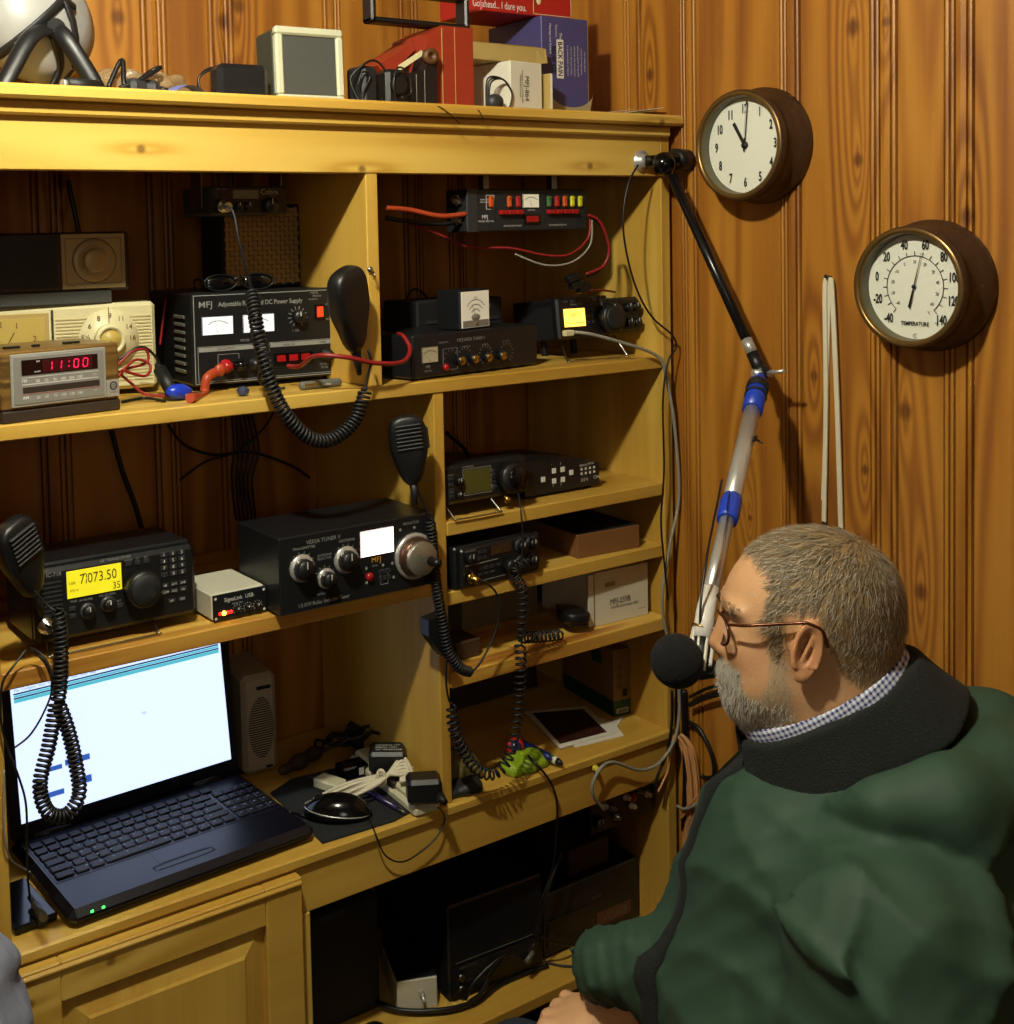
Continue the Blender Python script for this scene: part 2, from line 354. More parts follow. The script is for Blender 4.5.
for p,r in (((858,160),.009),((853,27),.012),((887,22),.007),((968,217),.011),((814,376),.008),((905,411),.012),((865,470),.007),((921,592),.011),((750,518),.005),((742,478),.005),((650,75),.010)):
    q=at(*p,X=WR); KR.append((q.y,q.z,r))
wood('plank_right',2,PL,.45,ucoord=1,knots=KR,freq=5,nscale=8,fine=.16,bump=.3)
struct('wall_right',mb,'plank_right')
struct('floor',MB().box(-1.6,-3.2,-.05,WR,DB,0),'floor_m')
struct('ceiling',MB().box(-1.6,-3.2,2.45,WR,DB,2.5),'ceiling')
struct('wall_left',MB().box(-1.65,-3.2,0,-1.6,DB,2.45),'wall_far')
struct('wall_front',MB().box(-1.6,-3.25,0,WR,-3.2,2.45),'wall_far')
# ------------------------------------------------------------ bookcase
S1=1.4405; SL=1.12; SA=1.21; SB=1.095; SC=.9625; CT=.75; SK=.361; TOP=1.8735
bk=thing('bookcase','tall yellow pine bookcase desk of radio shelves along the planked wall','bookcase')
def bpart(n,m,*b,bev=.0015,label=None):
    mb=MB(); mb.box(*b,bev); return mb.build(n,m,bk,label)
b_=DB-.004
bpart('side_panel','pine_v',1.585,0,0,W_,b_,1.853); bpart('side_panel','pine_v',.368,0,0,.389,b_,1.853)
bpart('divider','pine_v',.9605,.002,S1,.982,b_,1.853); bpart('divider','pine_v',1.077,.002,CT,1.097,b_,1.42)
bpart('shelf','pine_h',.389,0,1.42,1.585,b_,S1)
bpart('shelf','pine_streaked',.389,0,1.097,1.077,b_,SL,label='lower left shelf board with streaked orange grain')
bpart('shelf','pine_h',1.097,0,1.1875,1.585,b_,SA); bpart('shelf','pine_h',1.097,.004,1.073,1.585,b_,SB)
bpart('shelf','pine_streaked',1.097,-.004,.9395,1.585,b_,SC,label='small shelf board with streaked orange grain')
bpart('worktop','pine_h',.368,-.006,.733,W_-.001,b_,CT,bev=.003)
bpart('apron','pine_h',.368,.001,.6585,1.585,.02,.733)
bpart('bottom_shelf','pine_h',.83,-.0,.341,1.585,b_,SK); bpart('plinth','pine_h',.389,.02,0,1.585,.035,.08)
bpart('partition','pine_v',.809,.0,0,.829,b_,.6585)
bpart('top_board','pine_h',.34,-.03,1.855,1.6165,b_,TOP,bev=.004)
mb=MB(); mb.box(.368,-.012,1.836,1.6,.0,1.855,.003); mb.build('cornice_strip','pine_h',bk)
bpart('fascia','pine_h',.389,-.0,1.7665,1.585,.02,1.852)
# cabinet door with raised panel
dr=MB(); x0,x1,z1=.385,.806,.729; dr.box(x0,-.02,.09,x0+.06,-.001,z1,.002); dr.box(x1-.06,-.02,.09,x1,-.001,z1,.002); dr.box(x0+.06,-.02,z1-.055,x1-.06,-.001,z1,.002); dr.box(x0+.06,-.02,.09,x1-.06,-.001,.15,.002)
dr.box(x0,-.024,z1-.012,x1,-.018,z1-.004,.003)
d=dr.build('door','pine_h',bk)
pn=MB(); a0,a1,c0,c1=x0+.058,x1-.058,.15,z1-.053; e=.035
vs=[(a0,-.006,c0),(a1,-.006,c0),(a1,-.006,c1),(a0,-.006,c1),(a0+e,-.017,c0+e),(a1-e,-.017,c0+e),(a1-e,-.017,c1-e),(a0+e,-.017,c1-e),(a0+e+.004,-.0195,c0+e+.004),(a1-e-.004,-.0195,c0+e+.004),(a1-e-.004,-.0195,c1-e-.004),(a0+e+.004,-.0195,c1-e-.004)]
pn.add(vs,[(0,1,5,4),(1,2,6,5),(2,3,7,6),(3,0,4,7),(4,5,9,8),(5,6,10,9),(6,7,11,10),(7,4,8,11),(8,9,10,11)]); pn.build('door_panel','pine_v',d)
# ------------------------------------------------------------ shared device pieces
def knob(par,x,z,r,d,m='black_plastic',face=None,y=0,ridge=.06,mark=True,skirt=None,name='knob',label=None):
    mb=MB(); mb.lathe([(r,0),(r,d*.8),(r*.9,d),(0,d)],(x,y,z),(0,-1,0),28,True,ridge)
    k=mb.build(name,m,par,label)
    if skirt: s=MB(); s.lathe([(r*1.35,0),(r*1.3,.003),(0,.003)],(x,y,z),(0,-1,0),28); s.build('skirt',skirt,k)
    if face: s=MB(); s.lathe([(r*.82,0),(r*.82,.0007),(0,.0008)],(x,y-d,z),(0,-1,0),24); s.build('cap',face,k)
    elif mark: s=MB(); s.box(x-.0006,y-d-.0006,z+r*.15,x+.0006,y-d,z+r*.85); s.build('pointer_mark','white_print',k)
    return k
def body(par,w,dp,h,m='black_metal',b=.002,z=0,y=0,x=0,name='case'):
    mb=MB(); mb.box(x,y,z,x+w,y+dp,z+h,b); return mb.build(name,m,par)
def feet(par,w,dp,hh,m='rubber',r=.007):
    for fx in (.02,w-.02):
        for fy in (.02,dp-.02): mb=MB(); mb.cyl((fx,fy,0),(fx,fy,hh),r,n=14); mb.build('foot',m,par)
def plate(par,name,m,x0,z0,x1,z1,y=0,t=.001,b=.0003,label=None):
    mb=MB(); mb.box(x0,y-t,z0,x1,y,z1,b); return mb.build(name,m,par,label)
def buttons(par,lst,w,h,m='dark_grey',y=0,t=.0015,name='button'):
    for x,z in lst: mb=MB(); mb.box(x-w/2,y-t,z-h/2,x+w/2,y,z+h/2,.0004); mb.build(name,m,par)
def cable(name,label,pts,r,m,cat='cable',sub=8,group=None):
    mb=MB(); mb.cord(pts,r,8,sub); return tag(mb.build(name,m),label,cat,group)
def ringtxt(mb,items,cx,cz,rx,a0,a1,h,y=-.0006,xs=1):
    n=len(items)
    for i,t in enumerate(items):
        a=R(a0+(a1-a0)*i/max(1,n-1)); mb.text(t,cx+rx*math.sin(a),cz+rx*math.cos(a),h,y,xs,'c')
def ticks(mb,cx,cz,r0,r1,a0,a1,n,w=.0006,y=-.0006):
    for i in range(n):
        a=R(a0+(a1-a0)*i/max(1,n-1)); s,c=math.sin(a),math.cos(a)
        mb.add([(cx+r0*s-w*c,y,cz+r0*c+w*s),(cx+r0*s+w*c,y,cz+r0*c-w*s),(cx+r1*s+w*c,y,cz+r1*c-w*s),(cx+r1*s-w*c,y,cz+r1*c+w*s)],[(0,1,2,3)])
def arc(mb,cx,cz,r,a0,a1,w=.0006,y=-.0006,n=40):
    for i in range(n):
        a=R(a0+(a1-a0)*i/n); b=R(a0+(a1-a0)*(i+1)/n)
        mb.add([(cx+(r-w)*math.sin(a),y,cz+(r-w)*math.cos(a)),(cx+(r-w)*math.sin(b),y,cz+(r-w)*math.cos(b)),(cx+(r+w)*math.sin(b),y,cz+(r+w)*math.cos(b)),(cx+(r+w)*math.sin(a),y,cz+(r+w)*math.cos(a))],[(0,1,2,3)])
def meter(par,x0,z0,x1,z1,m='meter_face',ang=-30,name='meter'):
    f=plate(par,name,m,x0,z0,x1,z1,t=.001); w=x1-x0; cx=(x0+x1)/2; cz=z0-(z1-z0)*.1; r=(z1-z0)*.85
    mb=MB(); arc(mb,cx,cz,r,-38,38,.0003,-.0014); ticks(mb,cx,cz,r,r*1.1,-38,38,9,.0003,-.0014); mb.rect(x0,z0,x1,z1,.0008,-.0014)
    a=R(ang); mb.add([(cx-.0004,-.0016,z0+.003),(cx+.0004,-.0016,z0+.003),(cx+r*1.05*math.sin(a),-.0016,cz+r*1.05*math.cos(a))],[(0,1,2)])
    mb.build('scale','dial_ink',f); return f
def handmic(name,label,loc,rot,s=1,cordpts=(),coil=(),R_=.008,pitch=.0062,ridges=True,rr=.0026):
    t=thing(name,label,'microphone',loc); t.rotation_euler=rot
    def fn(x,y,z):
        d=((np.abs(x/(.030*s))**3+np.abs((z-.014*s)/(.038*s))**3+np.abs(y/(.018*s))**3)**(1/3)-1)*.02*s; e=ell(x,y,z,(0,0,-.026*s),(.021*s,.015*s,.034*s))
        q=smin(d,e,.012); return smax(q,np.abs(y)-.014*s,.006)
    v,f=sdf_mesh(fn,(-.036*s,-.022*s,-.075*s),(.036*s,.022*s,.062*s),.0022*s); np_mesh('shell',v,f,'black_plastic',t)
    if ridges:
        g=MB()
        for i in range(7): g.box(-.02*s,-.0168*s,(.037-.006*i)*s,.02*s,-.0125*s,(.0395-.006*i)*s,.0008)
        g.build('grille','dark_grey',t)
    b=MB(); b.box(.0275*s,-.006*s,-.004*s,.032*s,.006*s,.030*s,.002); b.build('talk_button','dark_grey',t)
    bt=MB(); bt.lathe([(.0065*s,0),(.005*s,.02*s),(.003*s,.034*s)],(0,0,-.057*s),(0,0,-1),12); bt.build('strain_relief','rubber',t)
    M=t.matrix_basis.inverted() if False else None
    if cordpts or coil:
        c=MB(); inv=(Matrix.Translation(Vector(loc))@Matrix.LocRotScale(None,__import__('mathutils').Euler(rot),None)).inverted(); c.T=inv
        if cordpts:
            for seg in cordpts: c.cord(seg,rr*.9,6)
        if coil: 
            for seg in coil: c.coil(seg,R_,rr,pitch)
        c.build('coiled_cord','rubber',t)
    return t
# ============================================================ TOP OF THE BOOKCASE
T_=TOP+.0005
# round white housing on a folded black bracket
t=thing('reflector_lamp','round white housing with dark bands on a black forked stand, left end of bookcase top','lamp',(.515,.15,T_))
mb=MB(); mb.lathe([(.0,-.03),(.05,-.028),(.085,-.015),(.098,.01),(.09,.045),(.05,.075),(0,.085)],(0,.06,.118),(.35,-.8,.25),36); mb.build('dome','white_dome',t)
mb=MB()
for k in range(5):
    a=-1.1+k*.55; dv=Vector((.35,-.8,.25)).normalized(); u=dv.orthogonal().normalized(); w=dv.cross(u); dd=u*math.cos(a*1.1)+w*math.sin(a*1.1); c=Vector((0,.06,.118))
    pts=[c-dv*-.0+dd*.1*math.sin(q)+dv*(.088*math.cos(q)) for q in [i*PI/12-.2 for i in range(8)]]
    if k%2==0: mb.tube(pts,.008,8,flat=.4)
mb.build('band','dark_band',t)
for sx,ex in ((-1,-.075),(1,.058)):
    mb=MB(); mb.tube(smooth_path([(.012,-.03,.098),(ex*.35,-.055,.08),(ex*.8,-.07,.03),(ex,-.075,.004)],6),.0125,8,flat=.5); mb.build('stand_arm','black_plastic',t)
mb=MB(); mb.cyl((.012,-.045,.096),(.012,-.015,.096),.013); mb.build('pivot','black_plastic',t)
mb=MB(); mb.tube(smooth_path([(.012,-.03,.09),(.03,-.0,.05),(.012,.01,.008)],6),.011,8,flat=.5); mb.build('stand_arm','black_plastic',t)
t=thing('coaxial_plug','black cylindrical plug with silver tip lying at the foot of the white housing','plug',(.0,0,0))
mb=MB(); a=at(66,84,Z=T_+.009); b=at(100,87,Z=T_+.009); mb.cyl(a,b,.009); mb.build('sleeve','rubber',t)
mb=MB(); mb.cyl(a-(b-a).normalized()*.006,a,.006); mb.build('tip','chrome',t)
# crumpled bag with cords
def bag(x,y,z): 
    n=.006*np.sin(x*120+y*60)*np.sin(z*150+x*40)+.004*np.sin(y*140+z*90)
    return ell(x,y,z,(0,0,.016),(.085,.05,.026))+n
v,f=sdf_mesh(bag,(-.1,-.07,0),(.1,.07,.05),.004); f=f
o=np_mesh('plastic_bag',v,f,'plastic_bag'); o.location=(.645,.12,T_); tag(o,'crumpled brownish plastic bag behind a tangle of adapter cords on bookcase top','bag')
o=MB(); 
vs=[];n=12
for i in range(n+1):
    for j in range(3): vs.append((i*.006,j*.02-.02,.004+.012*math.sin(i*.35)+.002*j))
o.add(vs,[(i*3+j,i*3+j+1,(i+1)*3+j+1,(i+1)*3+j) for i in range(n) for j in range(2)],True)
o.add([(v[0],v[1],v[2]-.0006) for v in vs],[(i*3+j,(i+1)*3+j,(i+1)*3+j+1,i*3+j+1) for i in range(n) for j in range(2)],True)
o.T=Matrix(); q=o.build('folded_leaflet','blue_paper'); q.location=(.665,.05,T_); tag(q,'blue and white folded leaflet between the bag and the black adapter','leaflet')
cable('adapter_cord','black cord looped over the crumpled bag',[at(108,88,Y=.06),at(122,60,Y=.07),at(126,88,Y=.05),at(150,72,Y=.07),at(160,68,Y=.06),at(140,80,Y=.05),at(120,88,Y=.05)],.0035,'black_wire')
for k,(px,dx,lb) in enumerate(((150,.03,'smaller grey black adapter in front of the crumpled bag, left of its neighbour'),(170,.026,'rounded grey black adapter in front of the crumpled bag, next to the leaflet'))):
    p=at(px,92,Z=T_+.0); t=thing('power_adapter',lb,'adapter',(p.x,.055+.01*k,T_),R(20-40*k))
    mb=MB(); mb.box(-dx/2,-.012,0,dx/2,.014,.024,.006); mb.build('housing','dark_grey',t); mb=MB(); mb.cyl((dx/2,0,.012),(dx/2+.012,0,.01),.005,.003); mb.build('strain_relief','rubber',t)
# black adapter with cord
t=thing('power_adapter','large black adapter with coiled cord leaning beside the white framed speaker','adapter',(.742,.045,T_),R(-4))
mb=MB(); mb.box(0,0,0,.08,.042,.053,.008); mb.build('housing','black_plastic',t)
mb=MB()
for k in range(4): mb.cord([(-.002,.045+.003*k,.01),(-.012,.05,.035),(.012,.05+.002*k,.05+.001*k),(.05,.05,.047),(.075,.05,.03),(.05,.05,.012)],.0018,6,6,True)
mb.build('cord','black_wire',t)
# speaker
t=thing('extension_speaker','small pale green framed speaker with grey grille standing on bookcase top','speaker',(.838,.045,T_),R(-3),rx=R(-2))
mb=MB(); mb.box(.0,.012,0,.108,.075,.112,.004); mb.build('cabinet','speaker_side',t)
mb=MB(); w,h,e=.114,.114,.0125
for bb in ((0,0,0,w,.014,e),(0,0,h-e,w,.014,h),(0,0,e-.001,e,.014,h-e+.001),(w-e,0,e-.001,w,.014,h-e+.001)): mb.box(*bb,.003)
mb.build('frame','speaker_green',t); plate(t,'grille','speaker_grey',e,e,w-e,h-e,y=.008,t=.003)
# adapters beside the tape reel
t=thing('power_adapter','blue black adapter standing between speaker and red case','adapter',(.985,.04,T_),R(8))
mb=MB(); mb.box(0,0,0,.03,.045,.062,.005); mb.build('housing','charcoal',t)
mb=MB(); mb.cord([(-.01,.0,.005),(-.018,.01,.04),(.0,.0,.062),(.02,-.004,.07),(.04,-.006,.055),(.05,-.008,.02),(.03,-.006,.01)],.0018,6); mb.cord([(-.012,.0,.03),(-.005,-.004,.05),(.01,-.004,.045),(-.006,-.002,.015)],.0015,6); mb.build('cord','black_wire',t)
t=thing('power_adapter','round fronted black adapter tangled in cord, left of the black projector','adapter',(1.022,.03,T_),R(0))
mb=MB(); mb.box(0,0,0,.04,.04,.058,.006); mb.lathe([(.015,0),(.015,.006),(.011,.008)],(.02,0,.032),(0,-1,0),24); mb.build('housing','black_plastic',t)
mb=MB(); mb.cord([(.012,-.01,.0),(.004,-.012,.03),(.014,-.01,.058),(.032,-.012,.05),(.036,-.012,.02),(.02,-.01,.012),(.045,-.012,.004)],.0016,6); mb.build('cord','black_wire',t)
t=thing('tape_dispenser','black wedge shaped dispenser with brown roller and pale strip in front of red case','dispenser',(1.072,.035,T_))
mb=MB(); mb.prism([(0,0),(.048,0),(.05,.075),(.036,.09),(.026,.06),(0,.055)],0,.04); mb.build('housing','black_plastic',t)
for k in range(2): plate(t,'trim_strip','dull_steel',.008+.016*k,.003,.0095+.016*k,.052+.008*k)
mb=MB(); mb.lathe([(.013,0),(.013,.01),(.005,.011),(.005,.008),(0,.008)],(.036,.004,.082),(0,-1,0),28); mb.build('roller','brown_wood',t)
mb=MB(); mb.prism([(-.022,.055),(.03,.086),(.024,.092),(-.02,.066)],.006,.0075); mb.build('paper_strip','cream',t)
# red tall case with black handle
t=thing('metal_case','tall red metal case with black frame handle, middle of bookcase top','case',(1.112,.05,T_))
mb=MB(); mb.prism([(0,0),(.094,0),(.094,.136),(.03,.136),(0,.12)],0,.1); mb.build('side','red_paint',t)
mb=MB(); mb.prism([(-.075,.07),(.0,.115),(.03,.136),(.03,.128),(.0,.1),(-.06,.05)],.03,.1); mb.build('sloping_lid','red_paint',t)
mb=MB(); mb.box(.03,-.0012,.002,.0312,0,.132); mb.box(.056,-.001,.002,.0568,0,.134); mb.build('seam_line','tan_box',t)
mb=MB(); z0,z1=.137,.185
for bb in ((-.09,.02,z0,.105,.05,z0+.009),(-.09,.02,z1,.105,.05,z1+.01),(-.09,.02,z0,-.08,.05,z1+.01),(.095,.02,z0,.105,.05,z1+.01)): mb.box(*bb,.003)
mb.build('handle','black_plastic',t)
# boxes at the right of the top
t=thing('cardboard_box','brown cardboard box at the back, under the tan tray','box',(1.262,.17,T_)); mb=MB(); mb.box(0,0,0,.135,.12,.11,.001); mb.build('carton','cardboard',t)
mb=MB(); mb.box(.05,-.0008,.0,.07,0,.11); mb.build('tape_strip','tan_print',t)
t=thing('tan_tray','long tan open ended box lying on top of the white carton','box',(1.2,.05,T_+.0857),R(2))
mb=MB(); mb.box(0,0,0,.14,.002,.03); mb.box(0,.06,0,.14,.062,.03); mb.box(0,0,0,.14,.062,.0015); mb.box(0,0,.0285,.14,.062,.03); mb.add([(.14,0,.0),(.168,-.004,.003),(.168,.0,.028),(.14,0,.03)],[(0,1,2,3)]); mb.add([(.14,.0008,.0),(.168,-.0032,.003),(.168,.0008,.028),(.14,.0008,.03)],[(3,2,1,0)]); mb.build('carton','tan_box',t)
t=thing('white_carton','small white carton printed MFJ-864 standing on the bookcase top','box',(1.268,.03,T_),R(8))
mb=MB(); mb.box(0,0,0,.078,.09,.085,.001); mb.build('carton','box_white',t)
mb=MB(); mb.text('MFJ-864',.04,.04,.0105,xs=.85,al='c',rot=-PI/2); mb.text('Compact Cross-Needle',.029,.043,.004,al='c',rot=-PI/2); mb.text('SWR/Wattmeter',.0235,.043,.004,al='c',rot=-PI/2); mb.build('lettering','dial_ink',t)
mb=MB(); mb.box(-.0012,.002,.001,0,.088,.084); mb.build('side_flap','box_white',t)
t=thing('paperback_book','thin tan edged book wedged between white carton and purple box','book',(1.354,.03,T_)); mb=MB(); mb.box(0,0,0,.006,.05,.068,.0008); mb.build('cover','tan_box',t); mb=MB(); mb.box(.0012,-.0006,.001,.0048,.0,.067); mb.build('pages','paper',t)
t=thing('purple_box','upright purple box lettered BACK PAIN behind the white carton','box',(1.375,.075,T_))
mb=MB(); mb.box(0,0,0,.108,.15,.175,.001); mb.build('carton','purple_box',t)
mb=MB(); mb.box(.108,.001,0,.1095,.149,.1755); mb.build('edge_panel','tan_box',t)
plate(t,'title_panel','paper',.034,.068,.05,.136,t=.0006)
mb=MB(); mb.text('BACK PAIN',.042,.102,.0105,y=-.001,xs=.8,al='c',rot=-PI/2,bold=.02); mb.text('RELIEF KIT',.027,.1,.009,y=-.001,xs=.8,al='c',rot=-PI/2,bold=.02); mb.build('title','dial_ink',t)
mb=MB(); mb.text('The',.044,.142,.006,xs=.9,al='c',rot=-PI/2); mb.text('Recovery',.034,.15,.004,al='c',rot=-PI/2); mb.text('Massage and Stretch',.02,.136,.0045,al='c',rot=-PI/2)
for k,s_ in enumerate(('is a complete guide to help you','ease your back pain at home','with simple daily exercises and','gentle massage for lasting relief','of tired and aching muscles','from leading experts')): mb.text(s_,.06+.008*k,.1,.003,al='c',rot=-PI/2)
mb.build('lettering','white_print',t)
mb=MB(); mb.lathe([(.04,0),(.04,.0005),(0,.0006)],(.068,-.0,.038),(0,-1,0),40); 
mb=MB(); vs=[(.02,-.0006,.0)]+[(.068-.052*math.cos(a),-.0006,.048-.03*math.sin(a)) for a in [i*PI/14 for i in range(15)]]+[(.1075,-.0006,.0)]
mb.add(vs,[tuple(range(len(vs)))]); mb.build('grey_patch','tan_print',t)
t=thing('red_box','red box lettered ahead I dare you lying on top of the purple box','box',(1.255,.09,T_+.1765))
mb=MB(); mb.box(0,0,0,.205,.12,.06,.001); mb.build('carton','red_box',t)
mb=MB(); mb.sph((.025,0,.04),(.03,.0008,.018)); mb.build('yellow_oval','yellow_mark',t)
mb=MB(); mb.text('me',.025,.034,.011,y=-.0012,al='c',rot=0.01); mb.build('oval_word','dial_ink',t)
mb=MB(); mb.text('Go ahead... I dare you.',-.018,.006,.0125,xs=.72); mb.text('try',.045,.032,.012); mb.build('lettering','white_print',t)
mb=MB(); mb.rect(.115,.003,.203,.058,.001); mb.sph((.128,0,.032),(.006,.0008,.012)); mb.build('side_mark','cream',t)
for px,y,rz,nm in ((592,.06,12,'white leaflet end sticking out over the right end of bookcase top'),(604,.05,-14,'creased magazine page on the right end of bookcase top')):
    p=at(px,110,Y=y); t=MB()
    for k in range(2): t.box(-.03-.01*k,-.01-.006*k,.0003+.0022*k,.1+.014*k,.05,.0010+.0022*k)
    o=t.build('loose_papers','paper'); o.location=(p.x,y,T_+.003*(rz>0)); o.rotation_euler=(0,R(-7),R(rz)); tag(o,nm,'papers')
t=thing('earphone_coil','black coiled cord with grey plug between the red case and white carton','cord',(1.222,.03,T_))
mb=MB()
for k in range(3): mb.cord([(0,.004*k,.006),(.004,.004*k,.045+.004*k),(.03,.0,.052),(.045,-.004,.03),(.04,-.004,.006)],.0016,6)
mb.build('cord','black_wire',t); mb=MB(); mb.sph((.012,0,.014),(.016,.012,.014)); mb.build('earpiece','dark_grey',t)
cable('stray_wire','thin dark wire trailing over the bookcase top edge below the red case',[at(425,103,Z=T_+.001),at(440,107,Y=-.0315),at(452,116,Y=-.0315),at(460,124,Y=-.0315)],.0008,'black_wire')
cable('stray_wire','short thin dark wire over the bookcase top edge left of the white carton',[at(470,108,Z=T_+.001),at(478,110,Y=-.0315),at(482,116,Y=-.0315),at(483,121,Y=-.0315)],.0008,'black_wire')
# ============================================================ UPPER LEFT COMPARTMENT
# cream clock radio
LC=at(158,387,Y=.175); a_=R(-6); wC=.305; kC=.963
t=thing('cream_clock_radio','cream plastic clock radio with round tuning dial behind the woodgrain alarm radio','radio')
t.location=(LC.x-wC*kC*math.cos(a_),LC.y-wC*kC*math.sin(a_),S1+.009); t.rotation_euler=(0,0,a_); t.scale=(kC,kC,kC)
for fx in (.03,wC-.03):
    for fy in (.02,.09): mb=MB(); mb.cyl((fx,fy,-.0092),(fx,fy,0),.007,n=12); mb.build('foot','rubber',t)
H=.136
body(t,wC,.11,H,'cream',.006)
plate(t,'clock_bezel','tan_box',.005,.012,wC-.166,H-.01,t=.002,b=.001); plate(t,'clock_face','gold_face',.01,.016,wC-.172,H-.017,t=.003)
mb=MB(); cx,cz=wC-.24,.06
for s_,dx,dz in (('12',0,.052),('1',.026,.049),('2',.052,.028),('3',.055,.005),('11',-.03,.049),('10',-.052,.028)): mb.text(s_,cx+dx,cz+dz,.009,y=-.0036,al='c',rot=.001)
for a in (0,30,60,90,-30,-60): ticks(mb,cx,cz,.02,.045,a,a,1,.0007,-.0036)
mb.build('numerals','brown_wood',t)
mb=MB(); mb.sph((cx,-.003,cz),(.012,.004,.012)); mb.build('clock_hub','dark_grey',t)
mb=MB(); mb.box(wC-.163,-.004,.006,wC-.159,0,H-.006,.001); mb.build('divider_strip','steel',t)
mb=MB()
for k in range(20):
    z=.014+k*.0052; mb.box(wC-.156,-.0012,z,wC-.008,0,z+.0018)
mb.build('grille_bars','cream_dark',t)
dx,dz=wC-.075,.08
mb=MB(); mb.lathe([(.047,0),(.047,.002),(0,.0025)],(dx,0,dz),(0,-1,0),40); dd=mb.build('tuning_dial','cream',t)
mb=MB(); ringtxt(mb,['5½','6','8','9','11','14','16'],dx,dz,.037,-82,88,.008,-.003); ticks(mb,dx,dz,.026,.05,0,0,1,.0006,-.0033); mb.build('dial_numbers','brown_wood',dd)
mb=MB(); mb.lathe([(.024,0),(.0225,.014),(.018,.014),(.016,.007),(0,.009)],(dx,-.001,dz),(0,-1,0),36); kk=mb.build('tuning_knob','cream',t)
mb=MB(); mb.lathe([(.0175,0),(.0175,.001),(0,.004)],(dx,-.01,dz),(0,-1,0),32); mb.build('knob_cap','gold_face',kk)
# brown transistor radio on top of it
t=thing('transistor_radio','dark brown table radio with square tan dial panel, standing on the cream clock radio','radio',(.3967,.195,S1+.009+H*kC+.0005),R(-3)); t.scale=(.955,.955,.955)
w=.265; h=.092; mb=MB(); mb.box(.02,-.0,0,w-.03,.07,.02,.002); mb.build('base','speaker_grey',t); body(t,w,.08,h,'brown_radio',.004,z=.02)
mb=MB()
for k in range(16): mb.box(.012,-.0015,.028+k*.005,w-.115,0,.0305+k*.005)
mb.build('grille_bars','black_plastic',t)
px0=w-.108; plate(t,'dial_panel','tan_panel',px0,.024,w-.008,.109,t=.003,b=.001)
mb=MB(); mb.rect(px0+.006,.031,w-.014,.102,.0006,-.0036); mb.text('Solid State',px0+.008,.0275,.0022,-.0036); cx,cz=px0+.051,.067; arc(mb,cx,cz,.034,0,360,.0006,-.0036); ringtxt(mb,['55','60','70','80','100','120','140','160'],cx,cz,.0275,-110,110,.005,-.0036); mb.build('dial_print','dark_grey',t)
mb=MB(); mb.lathe([(.034,0),(.033,.0016),(.0215,.0016),(.0205,.001)],(cx,-.003,cz),(0,-1,0),36); mb.build('dial_ring','tan_panel',t)
mb=MB(); mb.lathe([(.0185,0),(.018,.01),(.0165,.011),(0,.0105)],(cx,-.003,cz),(0,-1,0),32); mb.build('tuning_knob','tan_panel',t)
# woodgrain alarm radio
q0=at(3,425,Z=S1); q1=at(119,410,Z=S1); a_=math.atan2(q1.y-q0.y,q1.x-q0.x); w=.170
t=thing('alarm_clock_radio','small woodgrain clock radio showing red 11:00 at left end of the shelf','clock radio',(q0.x,q0.y,S1),a_)
wood('veneer',0,[(0,'463216'),(.5,'6e5228'),(1,'8a6c38')],.35,fine=.4,freq=5,nscale=30)
hh=.094
body(t,w,.12,.016,'brown_radio',.002); mb=MB(); mb.box(0,-.0,.016,w,.12,hh,.003); mb.build('cabinet','veneer',t)
plate(t,'bezel','bezel_grey',.012,.02,w-.022,hh-.005,t=.003,b=.001); plate(t,'front_panel','silver_panel',.0155,.0235,w-.0255,hh-.0085,t=.004,b=.0005)
pl=plate(t,'display_window','smoke',.026,.061,.135,.081,y=-.003,t=.0018); plate(t,'lit_field','dark_red',.055,.0625,.127,.0795,y=-.0044,t=.0006)
def seg(mb,x,z,h,w,segs,y,t=.0009):
    S={'a':(0,h,w,h),'b':(w,h/2,w,h),'c':(w,0,w,h/2),'d':(0,0,w,0),'e':(0,0,0,h/2),'f':(0,h/2,0,h),'g':(0,h/2,w,h/2)}
    for c in segs:
        x0,z0,x1,z1=S[c]; sl=.1
        if x0==x1: mb.prism([(x+x0-t/2+z0*sl,z+z0+t*.6),(x+x0+t/2+z0*sl,z+z0+t*.6),(x+x0+t/2+z1*sl,z+z1-t*.6),(x+x0-t/2+z1*sl,z+z1-t*.6)],y,y+.0003)
        else: mb.prism([(x+x0+t*.6+z0*sl,z+z0-t/2),(x+x1-t*.6+z0*sl,z+z0-t/2),(x+x1-t*.6+z0*sl,z+z0+t/2),(x+x0+t*.6+z0*sl,z+z0+t/2)],y,y+.0003)
SEG={'0':'abcdef','1':'bc','3':'abgcd','5':'afgcd','7':'abc'}
mb=MB(); x=.062
for ch in '11':
    seg(mb,x,.0655,.011,.0055,SEG[ch],-.0055,.0012); x+=.0135
mb.box(.0915,-.0055,.0675,.0928,-.005,.0688); mb.box(.0922,-.0055,.0735,.0935,-.005,.0748)
x=.099
for ch in '00': seg(mb,x,.0655,.011,.0065,SEG[ch],-.0055,.0012); x+=.0135
mb.build('time_digits','red_led',t)
mb=MB(); mb.text('AM',.046,.077,.0025,-.0052); mb.text('ALARM',.043,.064,.002,-.0052); mb.build('indicator_print','white_print',t)
mb=MB(); mb.text('FM',.026,.052,.0042,-.0044,bold=.015)
for i,s_ in enumerate(('88','92','96','100','104','108')): mb.text(s_,.048+.012*i,.0525,.0038,-.0044,al='c',rot=.001,bold=.015)
mb.text('MHz',.128,.0525,.0022,-.0044); mb.text('AM',.026,.03,.0042,-.0044,bold=.015)
for i,s_ in enumerate(('53','60','70','100','130','160')): mb.text(s_,.048+.012*i,.031,.0036,-.0044,al='c',rot=.001,bold=.01)
